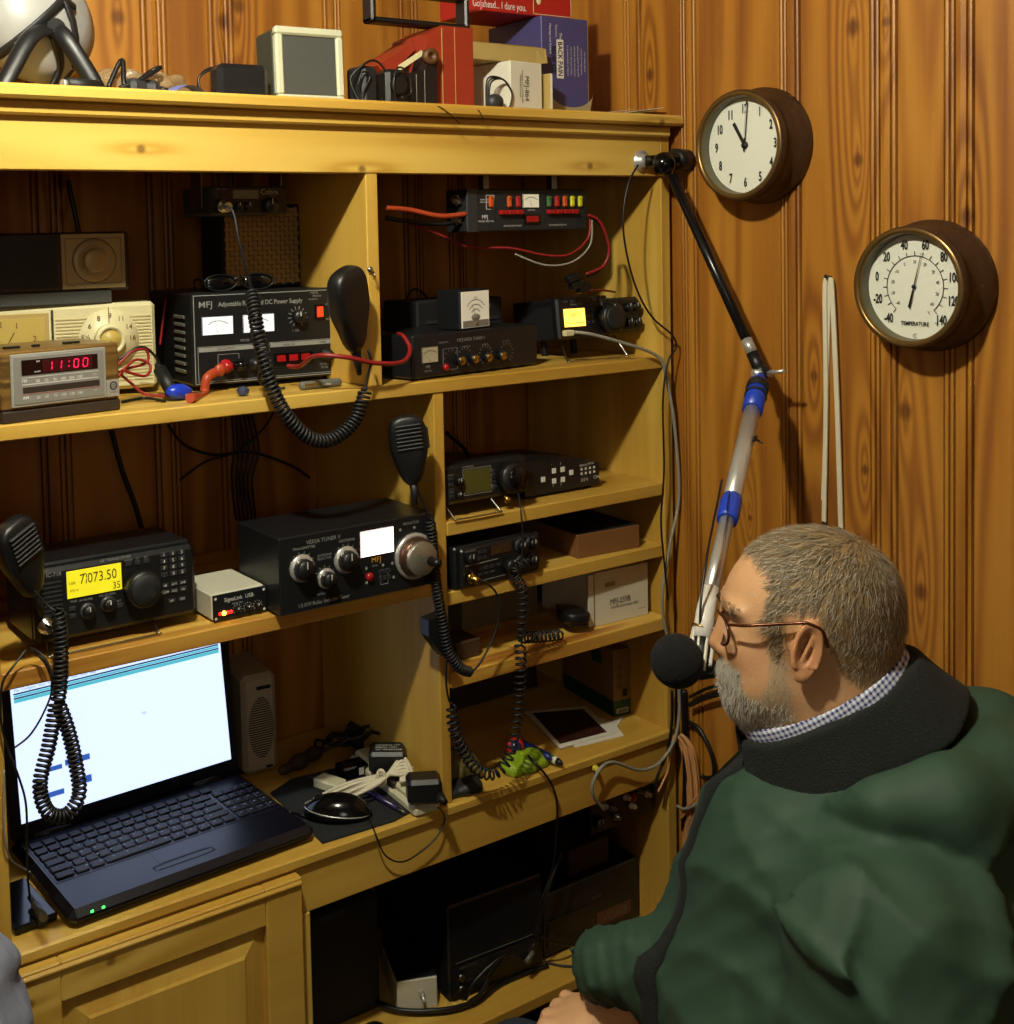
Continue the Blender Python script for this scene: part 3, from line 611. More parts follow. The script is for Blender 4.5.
mb.text('kHz',.128,.031,.0022,-.0044); mb.box(.026,-.0044,.0485,.136,-.004,.0495); mb.box(.026,-.0044,.0575,.136,-.004,.0582); mb.build('scale_print','white_print',t)
plate(t,'tuning_slot','brown_radio',.027,.0375,.137,.0455,y=-.003,t=.0014); plate(t,'scale_line','red_paint',.027,.0355,.137,.0363,y=-.003,t=.0013)
pm=plate(t,'maker_badge','bezel_grey',w-.0215,.02,w-.003,.043,t=.003); mb=MB(); arc(mb,w-.012,.035,.005,0,360,.0009,-.0034); mb.text('GE',w-.012,.035,.0045,-.0034,al='c',rot=.001); mb.text('GENERAL',w-.012,.026,.0018,-.0034,al='c',rot=.001); mb.build('emblem','dark_grey',pm)
for xx,ww in ((.02,.022),(.06,.01),(.105,.012),(.12,.008)): mb=MB(); mb.box(xx,.03,hh,xx+ww,.038,hh+.003,.0008); mb.build('top_button','black_plastic',t)
mb=MB(); mb.lathe([(.012,0),(.012,.008),(0,.009)],(w,.03,.045),(1,0,0),24); mb.build('side_knob','dark_grey',t)
# ---- black regulated power supply
q0=at(197,392,Z=S1); q1=at(340,380,Z=S1); a_=R(-4); w=.256; hh=.150
t=thing('bench_power_supply','black bench power supply with two lit meters and glowing red switch','power supply',(q0.x-.005,q0.y,S1),a_)
body(t,w,.2,hh-.008,'black_metal',.003,z=.008); feet(t,w,.2,.008)
mb=MB(); mb.rect(.003,.011,w-.003,hh-.003,.0012); mb.rect(.008,.014,.12,.068,.0008); mb.rect(.126,.014,w-.008,.068,.0008)
for (u0,u1) in ((.01,.118),(.128,w-.01)): mb.box(u0,-.0008,.06,u1,-.0002,.0665)
mb.text('MFJ',.012,.128,.0095,-.0008,1.15,bold=.004); mb.text('Adjustable Regulated DC Power Supply',.043,.1285,.0072,-.0008,.86,bold=.01); mb.text('METER',.078,.0725,.0035,-.0008); mb.text('POWER',.204,.136,.003,-.0008); mb.text('ON',.225,.122,.003,-.0008); mb.text('OFF',.225,.098,.003,-.0008)
ticks(mb,.176,.106,.011,.017,-150,150,12,.0005,-.0008); mb.text('V. ADJ.',.166,.083,.003,-.0008); mb.text('MODEL',.2,.1415,.003,-.0008); mb.text('MFJ-4245MV',.196,.1435-.012,.0022,-.0008); mb.text('10V MAX',.213,.026,.003,-.0008); mb.text('DC 5A',.215,.021,.003,-.0008); mb.rect(.04,.03,.075,.055,.0007)
mb.build('lettering','grey_print',t)
mb=MB(); mb.text('DC OUTPUT',.04,.0615,.0035,-.0012); mb.text('AUX. DC',.15,.0615,.0035,-.0012); mb.text('FUSE',.214,.0615,.0035,-.0012); mb.build('bar_print','dial_ink',t)
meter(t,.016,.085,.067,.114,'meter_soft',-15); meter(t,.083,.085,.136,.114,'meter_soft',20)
knob(t,.176,.106,.0105,.014); 
f=plate(t,'rocker_switch','black_gloss',.207,.1,.222,.124,t=.003); plate(t,'lit_rocker','switch_red',.2095,.104,.2195,.12,y=-.003,t=.002)
for x,z,m in ((.052,.036,'red_button'),(.075,.036,'black_gloss'),(.1,.036,'black_plastic'),(.225,.042,'black_plastic')): mb=MB(); mb.lathe([(.011,0),(.011,.004),(.008,.005),(.008,.014),(0,.015)],(x,0,z),(0,-1,0),22); mb.build('binding_post',m,t)
f=plate(t,'outlet_strip','black_gloss',.133,.034,.2,.05,t=.004)
for k in range(3): mb=MB(); mb.box(.137+.021*k,-.005,.037,.152+.021*k,-.004,.047,.0004); mb.build('clip','red_button',f)
mb=MB()
for k in range(8): mb.box(-.0025,.03,.026+k*.012,.0,.078,.0315+k*.012,.001)
mb.build('side_vents','grey_tool',t)
PS=t
# woven grille speaker on top of the supply
t=thing('grille_speaker','square speaker with woven brown grille standing on the black power supply','speaker',(.817,.215,S1+hh+.0005),R(0))
w2,h2=.146,.137; body(t,w2,.08,h2,'black_matte',.003)
mb=MB(); nn=16
for i in range(nn):
    for j in range(nn):
        x=.006+i*(w2-.012)/nn; z=.006+j*(h2-.012)/nn; c=(w2-.012)/nn
        if (i+j)%2: mb.box(x,-.0016,z+c*.15,x+c*1.15,0,z+c*.85)
        else: mb.box(x+c*.15,-.0016,z-c*.1,x+c*.85,0,z+c*1.0)
mb.build('woven_grille',mat('weave','a07c48',.7),t)
# sunglasses on the supply
t=thing('sunglasses','dark sunglasses lying on the black power supply in front of the grille','sunglasses',(.79,.165,S1+hh+.0005),R(-4))
for sx in (0,.062):
    mb=MB(); mb.sph((sx,0,.013),(.026,.006,.0125)); mb.build('lens','black_gloss',t); mb=MB(); mb.tube([(sx+.027*math.cos(a),-.002,.0135+.0125*math.sin(a)) for a in [i*PI/12 for i in range(24)]],.0014,6,True); mb.build('rim','black_plastic',t)
mb=MB(); mb.cord([(.022,-.003,.018),(.031,-.005,.021),(.04,-.003,.018)],.0016,6); mb.build('bridge','black_plastic',t)
for sx in (-.027,.089): mb=MB(); mb.cord([(sx,0,.018),(sx,.04,.018),(sx,.045,.008),(sx,.04,.002)],.0016,6); mb.build('temple_arm','black_plastic',t)
# CB radio under the top
t=thing('cb_radio','small black two way radio slung under the fascia above the woven speaker','radio',(.735,.075,1.7075),rx=0); w=.128;h=.043
body(t,w,.1,h,'charcoal',.003); plate(t,'front_bezel','black_plastic',.001,.001,w-.001,h-.001,t=.004,b=.0015)
plate(t,'display','lcd_grey',.036,.024,.078,.037,y=-.004); mb=MB(); mb.text('Cobra',.082,.0305,.008,-.0046,bold=.015); mb.text('29 LX',.098,.026,.0025,-.0046); mb.text('SWR',.008,.037,.0025,-.0046); mb.text('CAL',.02,.037,.0025,-.0046); mb.build('lettering','grey_print',t)
buttons(t,[(.01,.033),(.02,.033),(.03,.033),(.01,.027),(.02,.027)],.007,.003,y=-.004)
for x,r in ((.044,.006),(.06,.006)): knob(t,x,.013,r,.008,y=-.004)
knob(t,.097,.014,.012,.01,y=-.004)
mb=MB(); mb.lathe([(.0105,0),(.0105,.006),(.0085,.006),(.0085,.016),(.006,.017)],(.018,-.004,.014),(.2,-1,-.15),20,True,.05); mb.build('mic_socket','steel',t)
for sx in (-.004,w+.001): mb=MB(); mb.box(sx,.02,.01,sx+.003,.06,1.855-1.7075,.0005); mb.build('bracket','dull_steel',t)
MICX=at(350,308,Y=-.034)
handmic('hand_microphone','black hand microphone hung on two hooks on the upper divider end',tuple(MICX),(R(8),R(-20),R(20)),1.22,
  cordpts=[[at(222,205,Y=.05),at(233,212,Y=.03),at(240,245,Y=.02),at(252,292,Y=.03)],[at(368,350,Y=-.03),at(371,362,Y=-.03),at(368,375,Y=-.025),at(365,392,Y=-.025)]],ridges=False,
  coil=[[at(252,290,Y=.03),at(256,322,Y=.0),at(265,365,Y=-.02),at(280,405,Y=-.03),at(305,435,Y=-.035),at(330,440,Y=-.035),at(355,420,Y=-.03),at(366,388,Y=-.025)]],R_=.0088,rr=.0024,pitch=.0066)
for k,(px,lb) in enumerate(((356,'left of the two small steel screw hooks on the upper divider'),(366,'right of the two small steel screw hooks on the upper divider'))):
    p=at(px,270,Y=0.0); p.x=min(max(p.x,.963),.98); t=thing('screw_hook',lb,'hook',tuple(p)); mb=MB(); mb.lathe([(.0045,0),(.0045,.0015),(0,.003)],(0,0,0),(0,-1,0),14); mb.build('screw_head','steel',t); mb=MB(); mb.cord([(0,-.001,0),(-.001,-.012,-.004),(-.001,-.016,-.01),(0,-.01,-.014)],.0012,6); mb.build('wire_hook','steel',t)
# clips, wires, knife, knob on the shelf edge
t=thing('alligator_clip','blue handled test clip lying on the shelf in front of the power supply','clip',tuple(at(178,400,Z=S1+.001)),R(15))
mb=MB(); mb.lathe([(.004,-.02),(.011,-.008),(.012,.008),(.006,.024),(.002,.028)],(0,0,.012),(1,.1,-.1),16); mb.build('handle','blue_clip',t); mb=MB(); mb.box(.02,-.003,.004,.045,.003,.008,.001); mb.build('jaws','steel',t); mb=MB(); mb.cyl((.008,-.012,0),(.008,-.012,.008),.0025); mb.build('tip','white_plastic',t)
t=thing('spade_lug_lead','orange insulated lead clipped to the supply terminal','lead')
mb=MB(); mb.tube(smooth_path([at(190,398,Z=S1+.008),at(203,395,Y=.1),at(207,378,Y=.105),at(218,371,Y=.115)],6),.007,10); mb.build('insulation','orange_wire',t); mb=MB(); mb.sph(at(220,370,Y=.11),(.0095,.006,.0095)); mb.build('boot','orange_wire',t)
for k in range(5):
    cable('test_lead',['red test lead loop, uppermost beside the cream radio','red test lead loop, middle beside the cream radio','black test lead arching beside the cream radio','red test lead along the shelf to the blue clip','black lead lying low behind the blue clip'][k],
    [[at(118,365,Y=.1),at(132,352,Y=.1),at(146,350,Y=.11),at(147,362,Y=.11),at(130,368,Y=.1),at(119,372,Y=.09)],[at(118,377,Y=.08),at(135,360,Y=.1),at(150,365,Y=.1),at(145,376,Y=.09),at(122,370,Y=.08)],[at(118,360,Y=.12),at(140,347,Y=.12),at(155,356,Y=.12),at(162,372,Y=.12)],[at(120,374,Y=.1),at(132,384,Y=.1),at(145,394,Y=.08),at(165,396,Y=.06)],[at(122,402,Z=S1+.003),at(145,398,Z=S1+.003),at(165,401,Z=S1+.003)]][k],.0021,'red_wire' if k in(0,1,3) else 'black_wire',group=None)
t=thing('lead_connector','black cylindrical inline connector leaning by the blue clip','connector'); mb=MB(); mb.cyl(at(160,370,Y=.11),at(172,392,Y=.07),.010,.010); mb.build('barrel','rubber',t); mb=MB(); mb.cyl(at(157,364,Y=.118),at(160,370,Y=.11),.004,.007); mb.build('strain_relief','rubber',t)
t=thing('pocket_knife','grey folded pocket tool on the shelf edge under the power supply','tool',tuple(at(302,391,Z=S1)),R(3))
mb=MB(); mb.box(0,0,.0,.075,.014,.013,.004); mb.build('handle','grey_tool',t); mb=MB(); mb.box(.005,-.0008,.006,.03,.0,.010,.0004); mb.build('blade','steel',t); mb=MB(); mb.text('Leather',.036,.005,.004); mb.build('lettering','white_print',t)
t=thing('glass_marble','small clear blue faceted knob on the front edge of the upper shelf','knob',tuple(at(243,396,Z=S1))); mb=MB(); mb.lathe([(.003,0),(.009,.004),(.0095,.009),(.006,.0135),(0,.015)],(0,0,0),(0,0,1),10,False); mb.build('glass','blue_glass',t)
cable('power_lead','thick red lead from the power supply across the divider to the tuner',[at(288,366,Y=.09),at(300,366,Y=.06),at(315,356,Y=.0),at(345,357,Y=-.03),at(375,363,Y=-.03),at(402,362,Y=-.02),at(410,350,Y=.005),at(404,337,Y=.03),at(398,334,Y=.07)],.0036,'red_wire')
cable('power_lead','thin black lead draped under the red lead on the power supply front',[at(262,362,Y=.09),at(256,350,Y=.085),at(262,340,Y=.09),at(270,352,Y=.08),at(258,375,Y=.08),at(268,388,Y=.07),at(285,388,Y=.06)],.002,'black_wire')
cable('power_lead','thin red lead standing up behind the cream radio corner',[at(160,345,Y=.25),at(163,320,Y=.25),at(166,298,Y=.26),at(168,290,Y=.3)],.002,'red_wire')
# ============================================================ UPPER RIGHT COMPARTMENT
t=thing('fused_outlet_strip','grey power outlet strip with coloured fuses hanging under the fascia','power strip',(1.176,.035,1.674)); w=.262;h=.071
body(t,w,.06,h,'charcoal',.002); 
mb=MB(); mb.text('MFJ',.03,.022,.006); mb.text('MODEL MFJ-1128',.022,.016,.003); mb.text('INPUT FUSE',.027,.052,.0025); mb.text('HIGH CURRENT',.026,.048,.0022); mb.text('VOLTS DC',.127,.034,.0025); mb.text('25A MAX EACH OUTLET',.075,.008,.0025); mb.text('25A MAX EACH OUTLET',.175,.008,.0025); mb.rect(.039,.037,.056,.061,.0008)
ticks(mb,.02,.0,.0,.0,0,0,1); mb.build('lettering','white_print',t)
plate(t,'end_plate','dark_grey',.0,.0,.02,h,t=.001)
for x,m in ((.0475,'fuse_orange'),(.086,'fuse_orange'),(.105,'fuse_red'),(.173,'fuse_green'),(.191,'fuse_red'),(.209,'fuse_orange'),(.226,'fuse_yellow'),(.244,'fuse_yellow')):
    mb=MB(); mb.box(x-.0045,-.006,.04,x+.0045,.0,.059,.002); mb.box(x-.003,-.0075,.055,x+.003,-.004,.0565); mb.build('fuse',m,t)
for k in range(7):
    x=(.072+.0165*k) if k<3 else (.176+.0175*(k-3)); mb=MB(); mb.box(x-.0075,-.009,.028,x+.0075,0,.0355,.001); mb.box(x-.004,-.0096,.0295,x-.0005,-.0088,.034); mb.build('connector_socket','red_button',t)
f=plate(t,'rocker_switch','black_gloss',.119,.012,.152,.028,t=.003); plate(t,'rocker','red_button',.123,.015,.148,.025,y=-.003,t=.002)
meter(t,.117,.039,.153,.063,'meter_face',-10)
for z in (.054,.022): 
    mb=MB(); mb.lathe([(.010,0),(.010,.008),(.006,.01),(.006,.018),(0,.019)],(-.001,.02,z),(-1,-.25,0),14,False,.18); mb.build('wing_nut','steel',t)
for sx in (.05,.2): mb=MB(); mb.box(sx,.02,h,sx+.012,.035,1.855-1.674,.0005); mb.build('hanger','dull_steel',t)
cable('supply_cable','thick red cable entering the left end of the fused outlet strip',[at(386,208,Y=.05),at(410,210,Y=.05),at(440,216,Y=.04),at(466,214,Y=.04)],.0042,'orange_wire')
cable('supply_cable','thick black cable below the red one at the outlet strip left end',[at(386,218,Y=.08),at(430,224,Y=.07),at(468,222,Y=.05)],.0036,'black_wire')
cable('outlet_lead','red lead looping down to the left behind the outlet strip',[at(590,218,Y=.02),at(588,238,Y=.02),at(570,254,Y=.02),at(545,255,Y=.03),at(510,248,Y=.05),at(470,247,Y=.08),at(438,234,Y=.1),at(395,218,Y=.12)],.002,'red_wire')
cable('outlet_lead','grey lead hanging below the red loop of the outlet strip',[at(592,220,Y=.015),at(590,245,Y=.015),at(572,262,Y=.02),at(545,265,Y=.03),at(515,254,Y=.05)],.0017,'grey_cable')
cable('outlet_lead','bright red lead dropping from outlet strip to the square connectors',[at(588,215,Y=.015),at(600,222,Y=.01),at(609,248,Y=.01),at(603,266,Y=.015),at(586,274,Y=.02)],.0026,'red_wire')
cable('outlet_lead','thin black lead beside the bright red drop lead',[at(590,216,Y=.02),at(603,230,Y=.02),at(607,256,Y=.02),at(598,272,Y=.02),at(586,277,Y=.025)],.0018,'black_wire')
for k,(px,py) in enumerate(((572,278),(576,285),(583,288))):
    p=at(px,py,Y=.02); t=MB(); t.T=Matrix.Translation(p)@Matrix.Rotation(R(-15),4,'Y'); t.box(-.012,-.007,-.006,.014,.007,.006,.001); t.box(-.0145,-.004,-.003,-.012,.004,.003)
    tag(t.build('lead_connector','black_plastic'),['topmost of three small black plugs on the hanging red lead','middle of three small black plugs on the hanging red lead','lowest of three small black plugs on the hanging red lead'][k],'connector')
cable('outlet_lead','red lead from the black plugs into the back of the lit radio',[at(588,291,Y=.03),at(600,290,Y=.06),at(615,292,Y=.1)],.002,'red_wire')
# versa tuner
q0=at(413,382,Z=S1); q1=at(541,365,Z=S1); a_=R(8); w=.292;h=.072
t=thing('antenna_tuner','low black antenna tuner with small meter and brass knobs, under the cube meter','antenna tuner',(q0.x,q0.y,S1),a_)
body(t,w,.14,h-.004,'black_metal',.002,z=.004); feet(t,w,.14,.004)
mb=MB(); mb.text('MFJ',.098,.056,.0055,-.0008,1.2); mb.text('VERSA TUNER II',.112,.056,.0055,-.0008,.9); mb.text('MFJ',.028,.019,.0045); mb.text('MFJ-941E',.025,.013,.003); mb.text('INDUCTOR',.057,.056,.0028); mb.text('TRANSMITTER',.128-.02,.046,.0022); mb.text('ANTENNA',.155,.046,.0022); mb.text('INDUCTOR',.205,.048,.0022)
for x in (.115,.163,.214): ticks(mb,x,.03,.0125,.017,-150,150,13,.0004)
ticks(mb,.083,.03,.0125,.016,-120,120,8,.0004); mb.rect(.066,.012,.098,.047,.0005)
mb.build('lettering','grey_print',t); meter(t,.02,.027,.055,.053,'meter_dim',-40)
mb=MB(); mb.lathe([(.006,0),(.0055,.006),(0,.007)],(.07,0,.017),(0,-1,0),16); mb.build('push_button','red_button',t)
for x,z in ((.1,.026),(.131,.026),(.163,.026),(.197,.026)): knob(t,x,z,.0085,.011,face='brass',m='black_plastic')
TU=t
t=thing('cube_meter','small black cube meter with white dial face standing on the low tuner','meter',(at(460,331,Z=S1+h).x,at(460,331,Z=S1+h).y,S1+h+.0005),R(14)); body(t,.08,.05,.066,'black_metal',.002)
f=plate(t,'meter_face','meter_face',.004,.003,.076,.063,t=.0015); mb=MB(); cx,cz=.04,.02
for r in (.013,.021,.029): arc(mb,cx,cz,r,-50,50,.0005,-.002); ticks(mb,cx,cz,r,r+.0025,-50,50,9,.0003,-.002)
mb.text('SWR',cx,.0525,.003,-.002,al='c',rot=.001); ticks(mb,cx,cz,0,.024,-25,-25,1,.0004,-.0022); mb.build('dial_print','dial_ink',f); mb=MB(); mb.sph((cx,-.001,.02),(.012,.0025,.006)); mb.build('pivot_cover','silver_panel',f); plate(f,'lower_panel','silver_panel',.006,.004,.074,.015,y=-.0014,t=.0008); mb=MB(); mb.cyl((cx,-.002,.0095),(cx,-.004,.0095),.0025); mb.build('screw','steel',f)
t=thing('black_switch_box','black ribbed box with row of buttons behind the low tuner','box',(q0.x+.12,q0.y+.16,S1),R(4)); body(t,.2,.1,.115,'black_matte',.003)
buttons(t,[(.06+.026*k,.1) for k in range(5)],.01,.008,'grey_tool'); mb=MB()
for k in range(6): mb.box(.02,-.002,.02+.011*k,.19,0,.026+.011*k)
mb.build('front_ribs','dark_grey',t)
# lit transceiver on wire stand
q=at(556,345,Y=.06)
t=thing('lit_transceiver','black transceiver with glowing orange display and big dial, right end of upper shelf','radio',(q.x+.004,.055,S1+.04),R(-2),rx=R(-6)); w=.195;h=.075
body(t,w*.5,.16,h,'black_matte',.003,x=.03,y=.01); mb=MB(); mb.box(0,0,0,w*.58,.02,h,.004); mb.box(w*.5,-.002,.004,w,.03,h-.006,.006); mb.build('front_bezel','black_plastic',t)
f=plate(t,'lcd','lcd_orange',.014,.022,.062,.054,t=.0012); mb=MB(); mb.text('7.200.0',.02,.04,.007,-.0018); mb.box(.018,-.0018,.028,.058,-.0014,.029); mb.build('lcd_digits','lcd_digit',f)
knob(t,.115,.033,.0275,.02,'black_plastic',ridge=.04,name='tuning_dial',y=-.002); mb=MB(); mb.lathe([(.021,0),(.021,.001),(.017,.0018),(0,.0012)],(.115,-.022,.033),(0,-1,0),32); mb.build('dial_cap','charcoal',t)
for x,z in ((.16,.05),(.178,.05),(.16,.022),(.178,.022)): knob(t,x,z,.008,.012,y=-.002)
buttons(t,[(.07+.0,.05),(.08,.05),(.07,.04),(.08,.04),(.07,.028),(.08,.028)],.006,.005,'dark_grey',y=-.0); buttons(t,[(.02+.016*k,.067) for k in range(9)],.01,.004,'dark_grey'); mb=MB(); mb.text('TRANSCEIVER',.03,.06,.003); mb.build('lettering','grey_print',t)
mb=MB(); mb.cord([(.02,.02,0),(.005,-.01,-.036),(.02,-.016,-.0385),(.13,-.016,-.0385),(.14,-.014,-.036),(.135,.01,0)],.0016,6,4); mb.build('wire_stand','steel',t)
for fx in (.05,.12): mb=MB(); mb.box(fx,.11,-.028-.026,fx+.01,.12,.0,.001); mb.build('rear_foot','rubber',t)
t=thing('usb_cable','grey cable with pale plug running from the lit transceiver down to the lower switch panel','cable')
mb=MB(); mb.cord([at(572,332,Y=.03),at(590,334,Y=.01),at(620,342,Y=-.005),at(650,352,Y=-.012),at(662,362,Y=-.015),at(668,385,Y=-.012),at(675,430,Y=-.01),at(679,495,Y=-.01),at(670,545,Y=-.012),at(662,600,Y=-.012),at(668,640,Y=-.014),at(679,690,Y=-.014),at(676,735,Y=-.016),at(660,762,Y=-.016),at(640,770,Y=-.016),at(612,762,Y=-.018),at(598,772,Y=-.02),at(592,792,Y=-.018),at(604,810,Y=-.01)],.003,8); mb.build('sheath','grey_cable',t)
mb=MB(); mb.T=Matrix.Translation(at(570,333,Y=.03)); mb.box(-.014,-.005,-.005,.006,.005,.005,.0012); mb.build('plug','cream',t)
cable('thin_cable','thin black cable hanging from the boom mount across the right compartment',[at(638,165,Y=-.02),at(628,185,Y=-.02),at(623,220,Y=-.02),at(627,255,Y=-.02),at(637,290,Y=-.02),at(652,317,Y=-.02),at(672,335,Y=-.022),at(676,348,Y=-.02),at(668,362,Y=-.02),at(663,400,Y=-.018),at(664,470,Y=-.018),at(661,520,Y=-.018),at(664,560,Y=-.018),at(668,600,Y=-.018)],.0018,'black_wire')
# ============================================================ LOWER LEFT SHELF
t=thing('amateur_transceiver','black transceiver with yellow frequency display and keypad, left end of lower shelf','radio',(.446,.035,SL+.0155),rx=R(-2)); w=.232;h=.104
body(t,w,.125,h,'black_metal',.003,y=.018); mb=MB(); mb.box(0,0,0,w,.02,h-.004,.006); mb.build('front_bezel','black_plastic',t)
f=plate(t,'lcd','lcd_yellow',.044,.055,.121,.092,t=.0012)
mb=MB(); x=.064
for ch in '7': seg(mb,x,.073,.0125,.0065,SEG[ch],-.0018,.0012)
mb.text('7.073.50',.062,.0725,.0135,-.0018,.8); mb.text('35',.108,.058,.0095,-.0018,.85); mb.text('USB',.047,.074,.0035,-.0018); mb.text('VFO A',.047,.064,.003,-.0018); mb.build('lcd_digits','lcd_digit',f)
mb=MB(); mb.text('IC-718',.017,.089,.0052); mb.text('HF TRANSCEIVER',.092,.0965,.004); mb.text('PWR',.048,.049,.003); mb.text('AF-RF/SQL',.06,.0485,.003); mb.text('MIC-RF PWR',.088,.0495,.003); mb.text('RIT',.113,.038,.003)
for i,s_ in enumerate(('MODE','TS','SET')): mb.text(s_,.132+.013*i,.0935,.0028,al='c',rot=.001)
mb.build('lettering','grey_print',t)
mb=MB()
for k in range(8): mb.box(.006,-.001,.036+.0062*k,.037,0,.0385+.0062*k)
mb.build('speaker_slots','dark_grey',t)
buttons(t,[(.132,.088),(.145,.088),(.158,.088)],.009,.006,'dark_grey')
ks='123456789.0E'; kp=[(.184+.0135*(i%3),.0925-.0095*(i//3)) for i in range(12)]; buttons(t,kp,.0105,.007,'dark_grey'); kp2=[(.184+.0135*(i%3),.0485-.0095*(i//3)) for i in range(6)]; buttons(t,kp2,.0105,.0065,'dark_grey'); buttons(t,[(.193,.025),(.209,.025)],.011,.006,'dark_grey')
mb=MB()
for (x,z),s_ in zip(kp,ks): mb.text(s_,x,z,.0045,-.0018,al='c',rot=.001)
for (x,z),s_ in zip(kp2,('NB','ATT','AMP','COMP','AGC','SPL')): mb.text(s_,x,z,.0028,-.0018,al='c',rot=.001)
mb.text('UP',.193,.0255,.003,-.0018,al='c',rot=.001); mb.text('DN',.209,.0255,.003,-.0018,al='c',rot=.001); mb.build('key_lettering','white_print',t)
knob(t,.148,.053,.0265,.022,name='tuning_dial',ridge=.03,mark=False); mb=MB(); mb.lathe([(.022,0),(.021,.0015),(.006,.0015)],(.148,-.022,.053),(0,-1,0),36); mb.lathe([(.006,0),(.004,-.001),(0,-.001)],(.155,-.0237,.047),(0,-1,0),16); mb.build('dial_cap','charcoal',t)
for x,z in ((.071,.034),(.1,.038)): knob(t,x,z,.0085,.012,skirt='dark_grey')
buttons(t,[(.05,.041),(.05,.031),(.117,.033)],.009,.006)
mb=MB(); mb.lathe([(.0115,0),(.0115,.006),(.0095,.006),(.0095,.014),(.007,.014),(.006,.022)],(.012,0,.026),(.05,-1,-.05),20,True,.05); mb.build('mic_socket','steel',t)
mb=MB(); mb.cord([(.02,.02,0),(.014,-.01,-.012),(.024,-.014,-.0135),(.158,-.014,-.0135),(.166,-.012,-.012),(.166,.008,.0)],.0015,6,4); mb.build('wire_stand','steel',t)
for fx in (.025,.2): mb=MB(); mb.box(fx,.12,-.0155-.004,fx+.012,.13,.0,.001); mb.build('rear_foot','rubber',t)
p=at(22,556,Y=-.015)
handmic('hand_microphone','dark hand microphone hanging at the far left beside the yellow display transceiver',tuple(p),(R(5),R(-22),R(25)),1.05,
  cordpts=[[at(34,590,Y=-.015),at(48,606,Y=-.02),at(58,612,Y=-.03)],[at(46,625,Y=.01),at(53,632,Y=-.01),at(55,655,Y=-.02),at(54,685,Y=-.03)],[at(30,648,Y=.0),at(42,655,Y=-.02),at(51,672,Y=-.03),at(52,690,Y=-.03)]],
  coil=[[at(58,608,Y=-.035),at(61,640,Y=-.035),at(60,685,Y=-.035),at(57,705,Y=-.035)],[at(57,700,Y=-.035),at(49,745,Y=-.04),at(40,785,Y=-.045),at(48,812,Y=-.045),at(66,815,Y=-.045),at(79,795,Y=-.045),at(76,765,Y=-.04),at(68,730,Y=-.035),at(57,700,Y=-.03)]],R_=.0082,rr=.0021,pitch=.0062)
# signal interface
q=at(213,624,Z=SL)
t=thing('sound_interface','small white metal interface box with glowing red lamp between the two lower shelf radios','interface box',(q.x,q.y,SL),R(1)); w=.086;h=.042
mb=MB(); mb.box(-.0,.002,.003,w,.11,h,.003); mb.build('case','white_box_metal',t); plate(t,'front_panel','black_metal',.0,.003,w,h-.001,t=.002,b=.0005); 
for fx in (.01,w-.01):
    for fy in (.012,.1): mb=MB(); mb.cyl((fx,fy,0),(fx,fy,.004),.006,n=12); mb.build('foot','rubber',t)
mb=MB(); mb.text('SignaLink  USB',.018,.029,.0058,-.0026,.95); mb.text('TX  RX  DLY',.03,.023,.0022,-.0026); 
for x in (.038,.055,.071): ticks(mb,x,.015,.0055,.0075,-130,130,9,.0003,-.0026)
for x,z in ((.004,.007),(.004,.036),(w-.004,.007),(w-.004,.036)): arc(mb,x,z,.0012,0,360,.0008,-.0026,12)
mb.build('lettering','white_print',t)
for x in (.038,.055,.071): knob(t,x,.015,.004,.006,y=-.002)
for x,m in ((.011,'led_red'),(.017,'led_yellow'),(.023,'led_red'),(.028,'led_red')): mb=MB(); mb.sph((x,-.002,.013),.0026 if m!='led_yellow' else .0035); mb.build('indicator_lamp',m,t)
# large lit tuner
q0=at(280,609,Z=SL); w=.272;h=.118
t=thing('antenna_tuner','large black antenna tuner with glowing white meter and silver dial knob','antenna tuner',(.782,-.022,SL),R(0))
body(t,w,.135,h-.004,'black_metal',.002,z=.004); feet(t,w,.13,.004)
mb=MB(); mb.text('VERSA TUNER V',.045,.103,.006,-.0008,.95); mb.text('TRANSMITTER',.022,.0965,.0042); mb.text('ANTENNA',.1,.0965,.0042); mb.text('ANTENNA',.063,.081,.0036); mb.text('SELECTOR',.063,.076,.0036); mb.text('INDUCTOR',.216,.105,.004); mb.text('1.5 KW Roller Inductor Tuner',.03,.0115,.0058,-.0008,.85); mb.text('BYPASS',.062,.024,.003); mb.text('PEAK',.158,.05,.003)
for x,z in ((.037,.072),(.112,.072)): ticks(mb,x,z,.018,.022,-140,140,12,.0005)
ticks(mb,.075,.052,.012,.016,-140,140,9,.0005); mb.rect(.172,.02,.186,.043,.0006); 
for x,z in ((.147,.05),(.147,.028),(.177,.05),(.194,.05),(.196,.028),(.236,.099),(.21,.099)): arc(mb,x,z,.0012,0,360,.0012,-.0008,14)
mb.build('lettering','grey_print',t); mb=MB(); mb.text('MFJ',.157,.0565,.0085,-.0008,1.0); mb.build('badge','lcd_orange' if False else mat('amber_print','d09a30',.5),t)
meter(t,.138,.067,.198,.107,'meter_lit',-60)
for x,z,r in ((.037,.069,.0155),(.112,.069,.0155),(.077,.047,.0115)): knob(t,x,z,r,.018,'black_plastic',skirt='chrome')
mb=MB(); mb.lathe([(.007,0),(.006,.005),(0,.006)],(.152,0,.036),(0,-1,0),16); mb.build('push_button','red_button',t)
buttons(t,[(.172+.008*i,.04-.01*j) for i in range(3) for j in range(2)],.006,.007)
mb=MB(); mb.lathe([(.036,0),(.036,.005),(.033,.0065),(.031,.0065)],(.234,0,.055),(0,-1,0),48,True); mb.build('dial_skirt','chrome',t)
